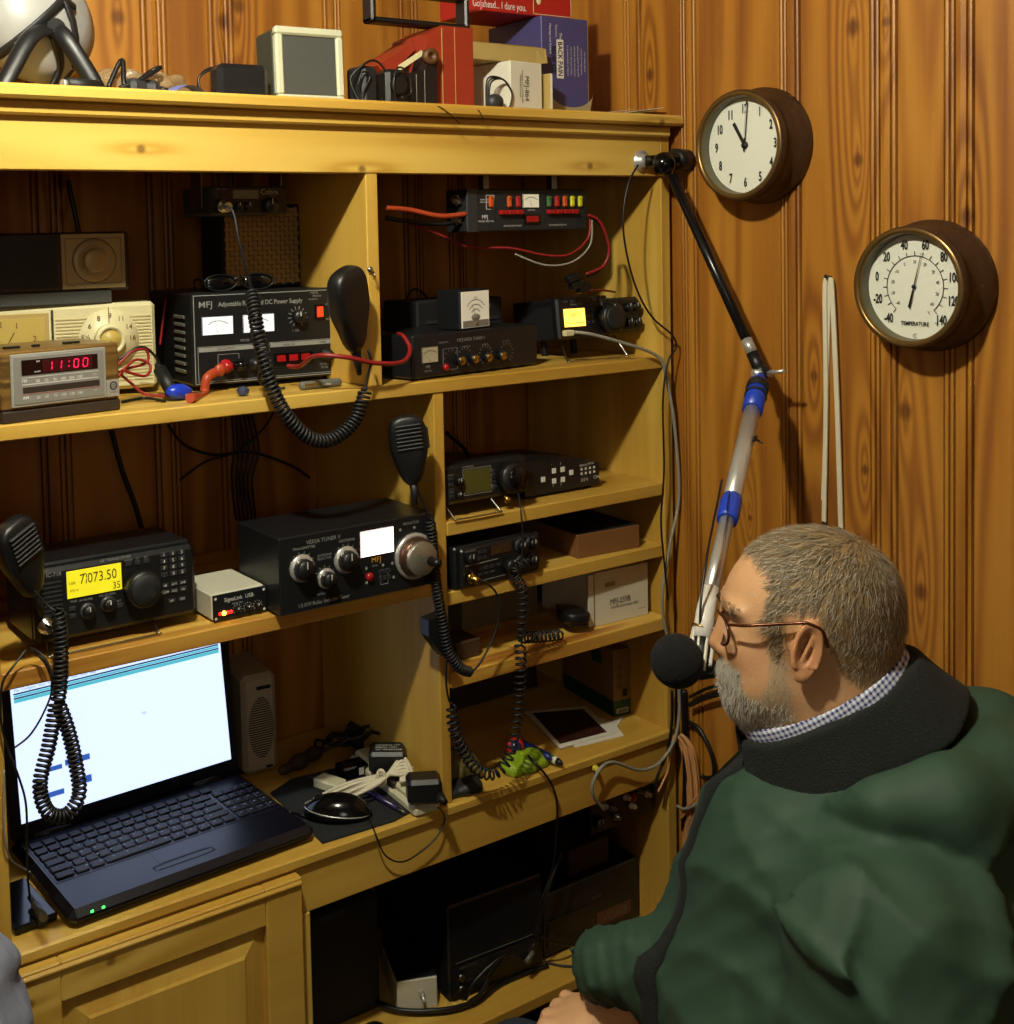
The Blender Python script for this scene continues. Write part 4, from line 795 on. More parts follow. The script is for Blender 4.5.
mb=MB(); mb.lathe([(.032,.004),(.0305,.012),(.027,.02)],(.234,0,.055),(0,-1,0),40,True,.02); kk=mb.build('turns_dial','mat_dial' if False else mat('dial_bronze','5a4030',.35,metal=.6),t)
mb=MB(); mb.lathe([(.0275,.012),(.0265,.026),(.0255,.027),(0,.0265)],(.234,0,.055),(0,-1,0),44,True,.02); kk=mb.build('roller_knob','knob_face',t); mb=MB(); mb.lathe([(.0075,0),(.006,.018),(.0075,.02),(0,.021)],(.248,-.026,.05),(0,-1,0),18); mb.build('crank_handle','black_plastic',kk); mb=MB(); ticks(mb,.234,.055,.0,.024,-50,70,2,.0005,-.0268); mb.build('score_line','grey_tool',kk)
# hanging microphone on the lower divider
p=at(409,448,Y=-.03)
handmic('hand_microphone','black hand microphone hanging against the top of the lower divider',tuple(p),(R(4),R(-6),R(-25)),1.0,
  cordpts=[[at(415,474,Y=-.03),at(418,490,Y=-.03),at(424,505,Y=-.03),at(430,520,Y=-.03)],[at(472,672,Y=-.03),at(482,660,Y=-.03),at(496,630,Y=-.03),at(499,600,Y=-.03),at(487,583,Y=-.025),at(473,578,Y=-.01)]],
  coil=[[at(430,518,Y=-.03),at(433,550,Y=-.03),at(437,590,Y=-.032),at(443,625,Y=-.035),at(448,650,Y=-.035),at(460,668,Y=-.035),at(472,672,Y=-.03)]],R_=.0072,rr=.002,pitch=.0058)
p=at(439,628,Y=-.03); t=thing('microphone_clip','black plastic holder lying against the lower divider behind the coiled cord','holder',tuple(p),R(0)); mb=MB(); mb.prism([(-.02,.016),(.014,.02),(.018,-.03),(.012,-.052),(-.002,-.035),(-.02,-.01)],0,.022); mb.build('shell','black_plastic',t)
# ============================================================ LAPTOP AREA
q0=at(75,928,Z=.755); 
t=thing('laptop','open black laptop with bright white screen on the left of the worktop','laptop',(.4665,.0,CT+.0005),R(3)); w=.388;dp=.25
mb=MB(); mb.box(0,0,.004,w,dp,.026,.009); mb.build('base','laptop_black',t)
for fx in (.03,w-.03):
    for fy in (.03,dp-.03): mb=MB(); mb.cyl((fx,fy,0),(fx,fy,.006),.008,n=12); mb.build('foot','rubber',t)
mb=MB(); mb.box(.012,.085,.0255,w-.012,.225,.0265,.0004); mb.build('keyboard_deck','laptop_trim',t)
key=MB(); key.box(0,0,0,.0165,.0165,.0028,.0012); kme=None; nk=0
def addkey(x,y,wd=1):
    global kme,nk
    if kme is None: o=key.build('key','laptop_key',t); kme=o.data
    else: o=bpy.data.objects.new('key',kme); COL.objects.link(o); o.parent=t
    o.location=(x,y,.0265); o.scale=(wd,1,1); nk+=1
for r_ in range(5):
    y=.092+.0205*r_; x=.016
    ws=([1.4,1.1,1.1,5.5,1.1,1,1,1,1] if r_==0 else [1.9]+[1]*11+[2.3] if r_==1 else [1.6]+[1]*11+[1.7] if r_==2 else [1.4]+[1]*13 if r_==3 else [1]*13+[1.7])
    tot=sum(ws)+.14*(len(ws)-1); u=.285/tot
    for wd in ws: addkey(x,y,wd*u/.0165); x+=(wd+.14)*u
    for c in range(4): addkey(.308+.0175*c,y,.95)
for c in range(18): addkey(.016+.02*c,.1955,1.05) if nk<98 else None
mb=MB(); random.seed(3)
for r_ in range(5):
    for c in range(13): mb.box(.021+.0205*c+.004*r_,.1005+.0205*r_,.0294,.0235+.0205*c+.004*r_,.103+.0205*r_,.0296)
    for c in range(4): mb.box(.312+.0175*c,.1005+.0205*r_,.0294,.3165+.0175*c,.1025+.0205*r_,.0296)
mb.build('key_lettering',mat('key_print','7c88a8',.6),t)
mb=MB(); mb.tube(smooth_path([(.145,.03,.0262),(.225,.03,.0262),(.23,.036,.0262),(.225,.042,.0262),(.145,.042,.0262),(.14,.036,.0262)],5,True),.0007,6,True); mb.build('touchpad_button',mat('trim_silver','4a5468',.3,metal=.5),t); mb=MB(); mb.box(.15,.045,.0258,.225,.082,.0263,.0003); mb.build('touchpad','laptop_trim',t)
for k in range(2): mb=MB(); mb.box(.028+.016*k,-.0006,.018,.032+.016*k,.001,.021,.0003); mb.build('power_light','led_green',t)
lid=MB(); th=R(8); lid.T=Matrix.Translation((0,.236,.026))@Matrix.Rotation(-th,4,'X'); lid.box(0,0,0,w,.008,.242,.004); L=lid.build('lid','laptop_black',t)
def lidpart(nm,m,x0,z0,x1,z1,y=0,tk=.0006):
    b=MB(); b.T=Matrix.Translation((0,.236,.026))@Matrix.Rotation(-th,4,'X'); b.box(x0,y-tk,z0,x1,y,z1); return b.build(nm,m,L)
lidpart('screen','screen_white',.016,.024,w-.016,.232)
lidpart('toolbar','screen_dark',.02,.214,w-.02,.2165,-.0007,.0002); lidpart('toolbar','screen_dark',.02,.2075,w-.02,.21,-.0007,.0002); lidpart('toolbar','screen_cyan',.02,.2105,w-.02,.2135,-.0007,.0002); lidpart('toolbar','screen_cyan',.02,.202,w-.02,.2072,-.0007,.0002)
for x0,z0,x1,z1 in ((.06,.088,.085,.095),(.09,.09,.13,.099),(.055,.05,.085,.058),(.1,.056,.13,.067)): lidpart('window_button','screen_blue',x0,z0,x1,z1,-.0007,.0002)
b=MB(); b.T=Matrix.Translation((0,.236,.026))@Matrix.Rotation(-th,4,'X'); b.text('73!',.222,.135,.004,-.0009); b.text('File  Configure  View  Mode  Decode  Save  Tools  Help',.022,.2185,.004,-.0009); b.build('screen_text','screen_dark',L)
for hx_ in (.03,w-.09): mb=MB(); mb.cyl((hx_,.236,.026),(hx_+.06,.236,.026),.006); mb.build('hinge','laptop_black',t)
# dark dongle under the laptop's left corner
t=thing('card_adapter','thin black adapter plate poking out left of the laptop corner','adapter',(.402,.035,CT),R(5)); mb=MB(); mb.box(0,0,0,.06,.12,.012,.003); mb.build('case','black_gloss',t); mb=MB(); mb.box(.03,-.004,.004,.045,.03,.0145,.001); mb.build('plug','laptop_trim',t)
t=thing('usb_plug','grey metal ended plug lying left of the laptop on the black adapter','plug'); mb=MB(); mb.cyl(at(35,905,Z=CT+.02),at(44,918,Z=CT+.018),.006,n=10); mb.build('shell','grey_tool',t); mb=MB(); mb.cyl(at(30,897,Z=CT+.022),at(35,905,Z=CT+.02),.004,n=10); mb.build('strain_relief','rubber',t)
cable('side_cable','thin grey cable hanging down the left edge of the bookcase to the worktop',[at(26,650,Y=.0),at(12,668,Y=-.01),at(2,685,Y=-.012),at(1,720,Y=-.012),at(8,750,Y=-.012),at(18,775,Y=-.012),at(26,805,Y=-.0),at(27,850,Y=.03),at(28,880,Y=.05),at(30,897,Z=CT+.022)],.0016,'black_wire')
cable('side_cable','thin black cable crossing the left corner of the laptop screen',[at(30,648,Y=.0),at(46,665,Y=-.012),at(52,688,Y=-.012),at(44,712,Y=-.012),at(30,735,Y=-.01),at(14,748,Y=-.01)],.0014,'black_wire')
cable('side_cable','thin pale cable dropping beside the left bookcase upright behind the laptop',[at(4,770,Y=-.012),at(4,830,Y=-.012),at(10,858,Y=.0),at(22,868,Y=.05),at(30,872,Y=.06)],.0013,'grey_cable')
# tower modem
t=thing('tower_modem','upright grey vented modem standing behind the laptop','modem',(.857,.275,CT),R(-6)); w=.063;h=.176
mb=MB(); mb.box(0,0,.004,w,.17,h,.008); mb.build('case','modem_grey',t); mb=MB(); mb.box(-.004,.02,0,w+.004,.15,.008,.003); mb.build('base','charcoal',t)
mb=MB()
for k in range(26):
    z=.032+k*.0041; u=abs(k-12.5)/13; hw=.024*math.sqrt(max(.02,1-u*u)); mb.box(.034-hw,-.0006,z,.034+hw*.9,.0005,z+.0016)
mb.box(.026,-.0006,.15,.052,.0005,.156); mb.box(.04,-.0006,.012,.052,.0005,.016)
mb.build('vent_slots','dark_slot',t)
# mouse pad, mouse
t=MB(); pts=[(.858,.0085),(.985,.003),(1.022,.012),(1.045,.06),(1.03,.215),(.92,.225),(.868,.2)]; t.T=Matrix(((1,0,0,0),(0,0,1,0),(0,1,0,0),(0,0,0,1)))
t.prism([(x,y) for x,y in pts],CT+.0003,CT+.003); o=t.build('mouse_pad','pad'); 
bm_=o.data; bm_.flip_normals(); tag(o,'black mouse pad lying between the laptop and the extension strip','mouse pad')
p=at(338,817,Z=CT+.003); p2=at(368,817,Z=CT+.003); ma=math.degrees(math.atan2(p2.y-p.y,p2.x-p.x))+180
t=thing('computer_mouse','black mouse with silver side line on the mouse pad','mouse',(p.x,p.y,CT+.0072),R(ma))
v,f=sdf_mesh(lambda x,y,z: smax(ell(x,y,z,(0,0,-.004),(.056,.031,.038)),-z,.006),(-.06,-.036,-.006),(.06,.036,.04),.0028); np_mesh('shell',v,f,'black_gloss',t)
mb=MB(); mb.tube([(.053*math.cos(a),.0298*math.sin(a),.0095+.006*math.cos(a)) for a in [PI*.05+i*PI*.9/14 for i in range(15)]],.0011,6); mb.tube([(.053*math.cos(a),-.0298*math.sin(a),.0095+.006*math.cos(a)) for a in [PI*.05+i*PI*.9/14 for i in range(15)]],.0011,6); mb.build('trim_line','chrome',t); mb=MB(); mb.cyl((.03,-.004,.028),(.03,.004,.028),.007); mb.build('scroll_wheel','rubber',t)
mb=MB(); mb.T=t.matrix_basis.inverted()@Matrix() if False else (Matrix.Translation(t.location)@Matrix.Rotation(R(ma),4,'Z')).inverted(); mb.cord([at(312,818,Z=CT+.008),at(300,815,Z=CT+.008),at(290,812,Z=CT+.03)],.0022,6); mb.build('cord','rubber',t)
# extension strip with adapters
A=at(375,772,Z=CT); B=at(428,815,Z=CT); dv=(B-A); an=math.atan2(dv.y,dv.x)
t=thing('extension_strip','cream outlet strip lying diagonally at the right end of the worktop','power strip',(A.x,A.y,CT+.0005),an); Ls=dv.length
mb=MB(); mb.box(-.05,-.024,0,Ls,.024,.016,.004); mb.build('base','strip_white',t); mb=MB(); mb.box(-.045,-.017,.014,Ls-.02,.017,.026,.004); mb.build('outlet_ridge','strip_white',t); mb=MB(); mb.box(Ls-.1,-.021,.012,Ls-.075,.021,.0275,.003); mb.build('dark_band','brown_radio',t); mb=MB(); mb.box(Ls-.022,-.012,.014,Ls-.012,.012,.0225,.001); mb.build('end_cap','cream_dark',t)
def block(nm,lb,px,py,z,sz,rz,m='black_plastic',cat='adapter',rx=0):
    p=at(px,py,Z=z); t=thing(nm,lb,cat,(p.x,p.y,z),R(rz),rx=rx); mb=MB(); mb.box(-sz[0]/2,-sz[1]/2,0,sz[0]/2,sz[1]/2,sz[2],min(sz)*.15); mb.build('housing',m,t); return t
t=block('power_adapter','black adapter with white printing standing on the extension strip back end',388,768,CT+.027,(.062,.05,.036),-35)
mb=MB(); 
mb.T=Matrix(((1,0,0,0),(0,0,-1,0),(0,1,0,.0365),(0,0,0,1)))@Matrix.Identity(4)
for i,s_ in enumerate(('AC ADAPTOR','INPUT 120V','OUTPUT 12V')): mb.text(s_,-.02,.008-.009*i,.005,0)
mb.build('lettering','white_print',t)
t=block('power_adapter','black adapter with thin cord plugged into the front end of the extension strip',424,800,CT+.022,(.055,.042,.04),-28)
mb=MB(); mb.cyl((.022,-.021,.014),(.03,-.034,.01),.008,.005,14); mb.build('strain_relief','rubber',t)
cable('adapter_cord','thin dark cord looping from the front adapter over the apron to the mouse pad',[at(437,806,Z=CT+.035),at(445,818,Y=-.01),at(436,838,Y=-.012),at(415,856,Y=-.012),at(400,862,Y=-.012),at(385,855,Y=-.012),at(376,835,Y=-.012),at(371,822,Z=CT+.006),at(362,806,Z=CT+.006)],.0013,'black_wire')
# bundled white cord
t=thing('cord_bundle','bundle of folded cream extension cord tied in the middle on top of the strip','cord')
mb=MB(); 
for k in range(6):
    o=(k-2.5); mb.cord([at(322+o*3.2,803+o*1.6,Z=CT+.012+.004*(k%2)),at(350+o*1.6,790+o*2.4,Z=CT+.02+.005*(k%2)),at(382,778+o*1.2,Z=CT+.036),at(402,766-o*3.4,Z=CT+.042+.002*k),at(412,772+o*1.5,Z=CT+.04+.001*k),at(400,778+o*1.5,Z=CT+.036)],.0029,7)
mb.build('cord','white_cord',t); mb=MB(); p=at(381,778,Z=CT+.037); mb.tube([p+Vector((.006*math.cos(a)*.8,-.004*math.cos(a)+.0*math.sin(a),.013*math.sin(a))) for a in [i*PI/8 for i in range(16)]],.003,6,True); mb.build('tie','white_cord',t)
t=block('plug_head','cream plug with silver prongs lying at the back of the mouse pad',330,788,CT+.003,(.03,.05,.016),20,'strip_white','plug'); mb=MB(); mb.box(-.006,.024,.006,-.004,.042,.012); mb.box(.004,.024,.006,.006,.042,.012); mb.build('prong','steel',t)
t=block('power_adapter','small glossy black adapter lying between cream plug and extension strip',352,774,CT+.003,(.05,.035,.02),-5,'black_gloss')
mb=MB(); mb.box(.005,-.018,.004,.014,-.0165,.016); mb.build('label','white_print',t)
t=thing('ballpoint_pen','dark purple pen lying beside the extension strip on the mouse pad','pen'); A=at(361,787,Z=CT+.0085); B=at(405,813,Z=CT+.007); d_=(B-A).normalized(); mb=MB(); mb.lathe([(.0035,0),(.0045,.004),(.0045,(B-A).length-.018)],A,d_,14); mb.build('barrel','pen_purple',t); mb=MB(); mb.lathe([(.0045,0),(.0042,.012),(.001,.018)],B-d_*.018,d_,14); mb.build('tip','dull_steel',t); mb=MB(); mb.tube([A+Vector((0,0,.005)),A+d_*.035+Vector((0,0,.0055))],.0011,6); mb.build('pocket_clip','dull_steel',t)
def strapf(x,y,z): return ell(x,y,z,(0,0,.012),(.06,.014,.012))+.002*np.sin(x*150)
v,f=sdf_mesh(strapf,(-.07,-.02,-.002),(.07,.02,.03),.003); o=np_mesh('leather_strap',v,f,'leather'); p=at(303,768,Z=CT); o.location=(p.x,p.y,CT+.003); o.rotation_euler=(0,0,R(20)); tag(o,'dark brown leather strap curled right of the grey modem','strap')
for k,(px,py,lb) in enumerate(((345,750,'black cord heap in the back corner behind the extension strip'),)):
    t=MB(); random.seed(5)
    for j in range(5): c=at(px+8*j-12,py+3*j-4,Z=CT+.01); t.cord([c+Vector((.035*math.cos(a+j),.02*math.sin(a+j),.008+.01*j+.006*math.sin(3*a))) for a in [i*PI/4 for i in range(8)]],.003,6,5,True)
    tag(t.build('cord_heap','black_wire'),lb,'cord',kind='stuff')
block('equipment_box','dark box in the shadow of the back corner beside the lower divider',372,745,CT+.0005,(.08,.05,.045),-10,'black_matte','box')
cable('wall_cable','black cable crossing the planks behind the lower left compartment',[at(110,425,Y=.375),at(122,470,Y=.375),at(135,505,Y=.375),at(142,530,Y=.375)],.0045,'black_wire')
cable('wall_cable','thin black cable curving left across the planks under the upper shelf',[at(168,425,Y=.37),at(185,445,Y=.37),at(215,455,Y=.37),at(250,452,Y=.37),at(290,465,Y=.37),at(310,478,Y=.37)],.0025,'black_wire')
cable('wall_cable','thin black cable rising across the planks above the large tuner',[at(180,480,Y=.365),at(205,462,Y=.365),at(235,452,Y=.365),at(262,430,Y=.365),at(275,410,Y=.365)],.002,'black_wire')
cable('wall_cable','black cable running up the planks in the upper left compartment',[at(68,180,Y=.375),at(72,200,Y=.375),at(78,228,Y=.375),at(80,240,Y=.375)],.004,'black_wire')
cable('wall_cable','faint black cable loop on the back planks of the upper right compartment',[at(392,350,Y=.37),at(398,325,Y=.37),at(412,290,Y=.37),at(428,300,Y=.37),at(420,325,Y=.37),at(405,345,Y=.37)],.002,'black_wire')
cable('wall_cable','thick black cable in the compartment behind the detached head radio',[at(447,433,Y=.1),at(462,446,Y=.12),at(472,462,Y=.14)],.004,'black_wire')
t=MB(); 
for k in range(6): t.cord([at(232+4*k,415,Y=.36),at(234+5*k,450,Y=.36),at(232+4*k,480,Y=.36),at(236+4*k,520,Y=.36)],.0022,6)
tag(t.build('cable_bunch','black_wire'),'bunch of black cables hanging down the planks below the upper shelf','cable',kind='stuff')
# ============================================================ RIGHT SHELVES
t=thing('remote_head_radio','black radio with olive display and large dial, right of the hanging microphone','radio',(1.107,.012,SA+.024),R(0),rx=R(-4)); w=.172;h=.062
mb=MB(); mb.box(0,0,0,w,.04,h,.005); mb.build('case','black_plastic',t); body(t,w-.01,.15,h-.01,'black_metal',.002,x=.005,y=.04,z=.004,name='chassis')
plate(t,'lcd','lcd_off',.036,.013,.09,.052,t=.001)
mb=MB(); mb.rect(.034,.011,.092,.054,.0007); mb.text('IC-706MKIIG',.034,.056,.003); mb.text('POWER',.004,.047,.0022)
for k in range(5): mb.text('MENU',.092,.045-.0065*k,.002)
for k in range(3): mb.box(.005,-.0008,.02+.01*k,.014,-.0003,.0205+.01*k)
mb.build('lettering','grey_print',t)
buttons(t,[(.009,.042),(.009,.033),(.009,.024),(.009,.014)],.01,.005); buttons(t,[(.094,.042),(.094,.034),(.094,.026),(.094,.014),(.1,.018)],.006,.004); knob(t,.024,.036,.007,.01); knob(t,.022,.014,.006,.008)
knob(t,.127,.03,.026,.02,name='tuning_dial',ridge=.05,mark=False); mb=MB(); mb.lathe([(.019,0),(.018,.003),(0,.003)],(.132,-.02,.03),(0,-1,0),28); mb.build('dial_cap','black_gloss',t)
mb=MB(); mb.cord([(.002,.01,0),(.004,-.012,-.020),(.012,-.014,-.0222),(.092,-.014,-.0222),(.096,-.012,-.019),(.092,.01,.002)],.0014,6,4); mb.build('wire_stand','steel',t)
for fx in (.02,.14): mb=MB(); mb.box(fx,.15,-.036,fx+.01,.16,.006,.001); mb.build('rear_foot','rubber',t)
mb=MB(); mb.lathe([(.006,0),(.006,.01),(.004,.012)],(.118,-.002,.0),(0,-.6,-1),12); mb.build('mic_socket','brass',t)
t=thing('keyer_box','long low black box with white keypad squares beside the olive display radio','keypad',(1.295,.045,SA+.006),R(0)); w=.172;h=.052
for fx in (.015,w-.015):
    for fy in (.015,.105): mb=MB(); mb.cyl((fx,fy,-.0062),(fx,fy,0),.007,n=12); mb.build('foot','rubber',t)
mb=MB(); mb.prism([(0,0),(w,0),(w,h*.75),(w*.5,h*1.1),(0,h*1.15)],0,.12); mb.build('case','black_metal',t); 
for x,z in ((.04,.026),(.065,.038),(.065,.02),(.085,.038),(.085,.02),(.105,.03)): plate(t,'key','white_print',x-.004,z-.005,x+.005,z+.004,t=.0015)
mb=MB(); 
for x,z,s_ in ((.06,.047,'1'),(.08,.047,'2'),(.062,.01,'4'),(.08,.01,'5'),(.125,.037,'MEMORY'),(.145,.0385,'KEYER')): mb.text(s_,x,z,.0035)
for k in range(8): mb.box(.128+.01*(k%4),-.0008,.022+.008*(k//4),.132+.01*(k%4),0,.026+.008*(k//4))
mb.text('2.0 k',.128,.01,.006); mb.text('CW',.158,.011,.006); mb.build('lettering','white_print',t)
t=thing('mobile_radio','black mobile radio with brown display and four knobs on the third small shelf','radio',(1.112,-.008,SB+.0005),R(4)); w=.182;h=.07
body(t,w,.16,h,'black_metal',.003,y=.01); mb=MB(); mb.box(0.006,0,.003,w,.012,h-.002,.004); mb.build('front_bezel','black_plastic',t)
plate(t,'display','lcd_brown',.07,.048,.115,.063,t=.001); mb=MB(); mb.box(.014,-.0009,.0395,.085,-.0003,.0405); mb.box(.045,-.0009,.01,.1,-.0003,.0106); mb.text('KENWOOD',.014,.062,.003); mb.build('trim_line','grey_print',t)
knob(t,.023,.052,.0095,.011); buttons(t,[(.045,.058),(.056,.058),(.045,.048),(.056,.048)],.008,.006); buttons(t,[(.03+.014*k,.03) for k in range(5)],.01,.005); buttons(t,[(.03+.014*k,.021) for k in range(4)],.01,.004)
knob(t,.108,.024,.0145,.016,ridge=.05,name='tuning_dial')
for x in (.135,.16):
    for z in (.053,.024): knob(t,x,z,.0095,.012,skirt='dark_grey')
mb=MB(); mb.lathe([(.009,0),(.009,.006),(.007,.006),(.007,.014),(.005,.02)],(.022,0,.021),(.25,-1,-.2),16,True,.05); mb.build('mic_socket','brass',t)
t=thing('cardboard_box','flat brown cardboard box on the shelf right of the mobile radio','box',(1.396,.025,SB),R(-4)); mb=MB(); mb.box(0,0,0,.14,.2,.042,.001); mb.build('carton',mat('brown_card','7a5228',.7,var=.1,bs=20),t); mb=MB(); mb.box(.002,.002,.0425,.138,.198,.0435); mb.build('lid_flap','charcoal',t)
t=thing('white_carton','white carton printed MFJ-259B on the shelf beside the right upright','box',(1.438,.032,SC),R(-2)); mb=MB(); mb.box(0,0,0,.13,.15,.097,.001); mb.build('carton','box_white',t)
mb=MB(); mb.text('MFJ-259B',.038,.034,.0105,xs=.85); mb.text('HF/VHF SWR ANALYZER',.04,.026,.0042); mb.text('MADE IN USA',.105,.014,.002); mb.build('lettering','dial_ink',t); mb=MB(); mb.box(.026,-.0007,.068,.05,-.0003,.076); mb.build('tape_label','tan_print',t); mb=MB(); mb.box(.0,-.0008,0,.0016,0,.097); mb.build('fold_line','cardboard',t); mb=MB(); mb.box(-.012,.0,.002,-.0005,.003,.095); mb.build('side_flap','box_white',t)
t=thing('grey_carton','plain grey brown carton behind the white carton on the same shelf','box',(1.24,.16,SC),R(-2)); mb=MB(); mb.box(0,0,0,.17,.12,.085,.001); mb.build('carton',mat('grey_card','6f6347',.8),t)
p=at(577,620,Z=SC+.02)
handmic('hand_microphone','round fronted black microphone lying with a coil of cord on the fourth small shelf',(p.x,.05,SC+.027),(R(84),R(0),R(-22)),.85,
  cordpts=[[at(518,492,Y=-.004),at(521,512,Y=-.03),at(523,540,Y=-.032),at(521,565,Y=-.03)]],
  coil=[[at(530,560,Y=-.03),at(514,572,Y=-.03),at(522,590,Y=-.03),at(522,620,Y=-.03),at(519,640,Y=-.03)],[at(519,638,Y=-.025),at(535,637,Y=-.012),at(550,636,Y=-.008),at(563,634,Y=.0)],[at(452,702,Y=-.03),at(453,725,Y=-.03),at(460,745,Y=-.03),at(475,768,Y=-.03),at(492,774,Y=-.03),at(506,762,Y=-.03),at(514,735,Y=-.03),at(519,700,Y=-.03),at(521,665,Y=-.03),at(519,640,Y=-.03)]],R_=.0085,rr=.0018,pitch=.0105)
cable('microphone_lead','thin black lead hanging in front of the lower divider to the coiled cord',[at(447,655,Y=-.025),at(446,680,Y=-.025),at(449,700,Y=-.028),at(455,708,Y=-.03)],.0018,'black_wire')
t=thing('card_box','small brown card lying under the coil on the fourth shelf','box',(1.14,.04,SC)); mb=MB(); mb.box(0,0,0,.05,.06,.03,.002); mb.build('carton','leather',t)
# worktop right compartment
t=thing('software_box','upright grey and dark green box with white barcode at the right upright','box',tuple(at(614,717,Z=CT)),R(-62)); t.location.z=CT
# local x along the wide side going back-left; front narrow face at right
t.rotation_euler=(0,0,R(-8)); mb=MB(); mb.box(0,0,0,.038,.17,.128,.001); mb.build('carton','cardboard',t); plate(t,'lower_band','green_box',0,0,.038,.03,t=.0006); mb=MB(); mb.box(-.0008,.0,.0,0,.17,.03); mb.build('side_band','green_box',t)
mb=MB(); mb.box(.006,-.0012,.005,.032,-.0006,.014); mb.build('barcode_label','white_print',t); mb=MB()
for k in range(12): mb.box(.008+.0019*k,-.0016,.006,.009+.0019*k,-.0012,.013)
for r_ in range(3): arc(mb,.014,.058+.018*r_,.0045,0,360,.0006,-.0008)
mb.box(.02,-.0009,.036,.031,-.0003,.05); mb.build('print_marks','dial_ink',t); mb=MB(); mb.box(-.0008,.04,.09,0,.07,.115); mb.build('side_logo','green_box',t)
t=thing('dark_sign','wide dark name sign lettered in grey leaning at the back of the right worktop bay','sign',(1.13,.3,CT),rx=R(-6)); mb=MB(); mb.box(0,0,0,.4,.012,.16,.002); mb.build('board','brown_radio',t); mb=MB(); mb.text('HAM RADIO',.03,.11,.022); mb.text('OPERATIONAL',.17,.11,.02); mb.build('lettering','grey_tool',t)
def sheet(nm,lb,pts,m,z,cat,th=.0012):
    c=[at(x,y,Z=z) for x,y in pts]; mb=MB(); n=len(c); mb.add([(p.x,p.y,z) for p in c]+[(p.x,p.y,z+th) for p in c],[tuple(range(n)),tuple(reversed(range(n,2*n)))]+[(i,i+n,(i+1)%n+n,(i+1)%n) for i in range(n)]); o=mb.build(nm,m); o.data.flip_normals(); return tag(o,lb,cat)
sheet('envelope','white envelope corner sticking out right of the photograph',[(590,716),(612,722),(624,716),(617,727),(624,736),(575,748),(560,735)],'paper',CT+.0004,'envelope')
o=sheet('photograph','dark glossy photograph with white border on top of the envelope',[(524,712),(585,706),(616,733),(560,749)],'paper',CT+.0022,'photograph')
c=[at(x,y,Z=CT+.0035) for x,y in ((532,713),(583,709),(607,732),(560,744))]; mb=MB(); mb.add([(p.x,p.y,CT+.0036) for p in c],[(0,3,2,1)]); q=mb.build('picture','photo_dark',o)
def crump(cx,cy,sx,sy,sz,fr=90):
    return lambda x,y,z: ell(x,y,z,(0,0,sz*.5),(sx,sy,sz))+.2*sz*np.sin(x*fr+y*60)*np.sin(y*fr*1.1-z*90)+.12*sz*np.sin(x*fr*2.1)
v,f=sdf_mesh(crump(0,0,.05,.03,.016),(-.06,-.04,0),(.06,.04,.035),.003); o=np_mesh('green_cloth',v,f,'lime'); p=at(527,768,Z=CT); o.location=(p.x,p.y+.005,CT+.0005); o.rotation_euler=(0,0,R(5)); tag(o,'crumpled lime green cloth on the worktop edge under the coiled cord','cloth')
v,f=sdf_mesh(crump(0,0,.045,.04,.03,70),(-.06,-.05,0),(.06,.05,.05),.0035); o=np_mesh('plastic_pouch',v,f,mat('pouch','6b6430',.25,var=.5,bs=30)); o.location=(1.155,.075,CT+.0005); tag(o,'shiny yellowish pouch inside the loop of coiled cord','pouch')
v,f=sdf_mesh(crump(0,0,.035,.02,.014,110),(-.05,-.03,0),(.05,.03,.03),.003); o=np_mesh('black_bag',v,f,'charcoal'); o.location=(1.135,.02,CT+.0005); tag(o,'crumpled black bag at the foot of the lower divider','bag')
t=thing('marker_pen','black tipped marker with green barrel beside the red capped tool','marker'); A=at(533,750,Z=CT+.012); B=at(561,763,Z=CT+.010); d_=(B-A).normalized(); mb=MB(); mb.lathe([(.006,0),(.007,.003),(.007,.045)],A,d_,16); mb.build('barrel','marker_green',t); L_=(B-A).length; mb=MB(); mb.lathe([(.0072,0),(.0068,.008)],A+d_*(L_-.016),d_,16); mb.build('collar','white_plastic',t); mb=MB(); mb.lathe([(.0065,0),(.005,.006),(.001,.012)],A+d_*(L_-.008),d_,16); mb.build('tip','black_plastic',t)
t=thing('marker_pen','dark blue marker lying behind the green barrelled marker','marker'); A=at(520,743,Z=CT+.016); B=at(548,757,Z=CT+.016); mb=MB(); mb.lathe([(.0075,0),(.0075,(B-A).length),(.002,(B-A).length+.008)],A,B-A,16); mb.build('barrel','marker_blue',t)
t=thing('red_cap_tool','red ring capped handle poking from behind the coiled cord','tool'); A=at(517,748,Z=CT+.025); d_=Vector((-.3,-1,.25)).normalized(); mb=MB(); mb.lathe([(.0,0),(.012,.002),(.016,.008),(.016,.014),(.011,.016)],A+Vector((0,.012,0)),d_,20); mb.build('cap','marker_red',t); mb=MB(); mb.lathe([(.010,0),(.010,.004),(0,.005)],A+Vector((0,.012,0))+d_*.014,d_,20); mb.build('dark_core','marker_blue',t)
cable('hanging_lead','black lead hanging from the red capped tool down past the apron',[at(528,756,Y=.01),at(540,768,Y=-.012),at(552,785,Y=-.012),at(557,805,Y=-.008),at(556,835,Y=.01),at(552,870,Y=.02),at(540,905,Y=.02),at(534,935,Y=.03)],.002,'black_wire')
t=thing('push_pin','yellow push pin stuck in the worktop edge where the grey cable bends','pin',tuple(at(595,768,Y=-.0065))); mb=MB(); mb.lathe([(.006,0),(.006,.002),(.0035,.004),(.0035,.009),(.0055,.011),(0,.012)],(0,0,0),(-.3,-1,.1),16); mb.build('head','yellow_mark',t); mb=MB(); mb.cyl((0,0,0),(0,.008,0),.0006,n=6); mb.build('point','steel',t)
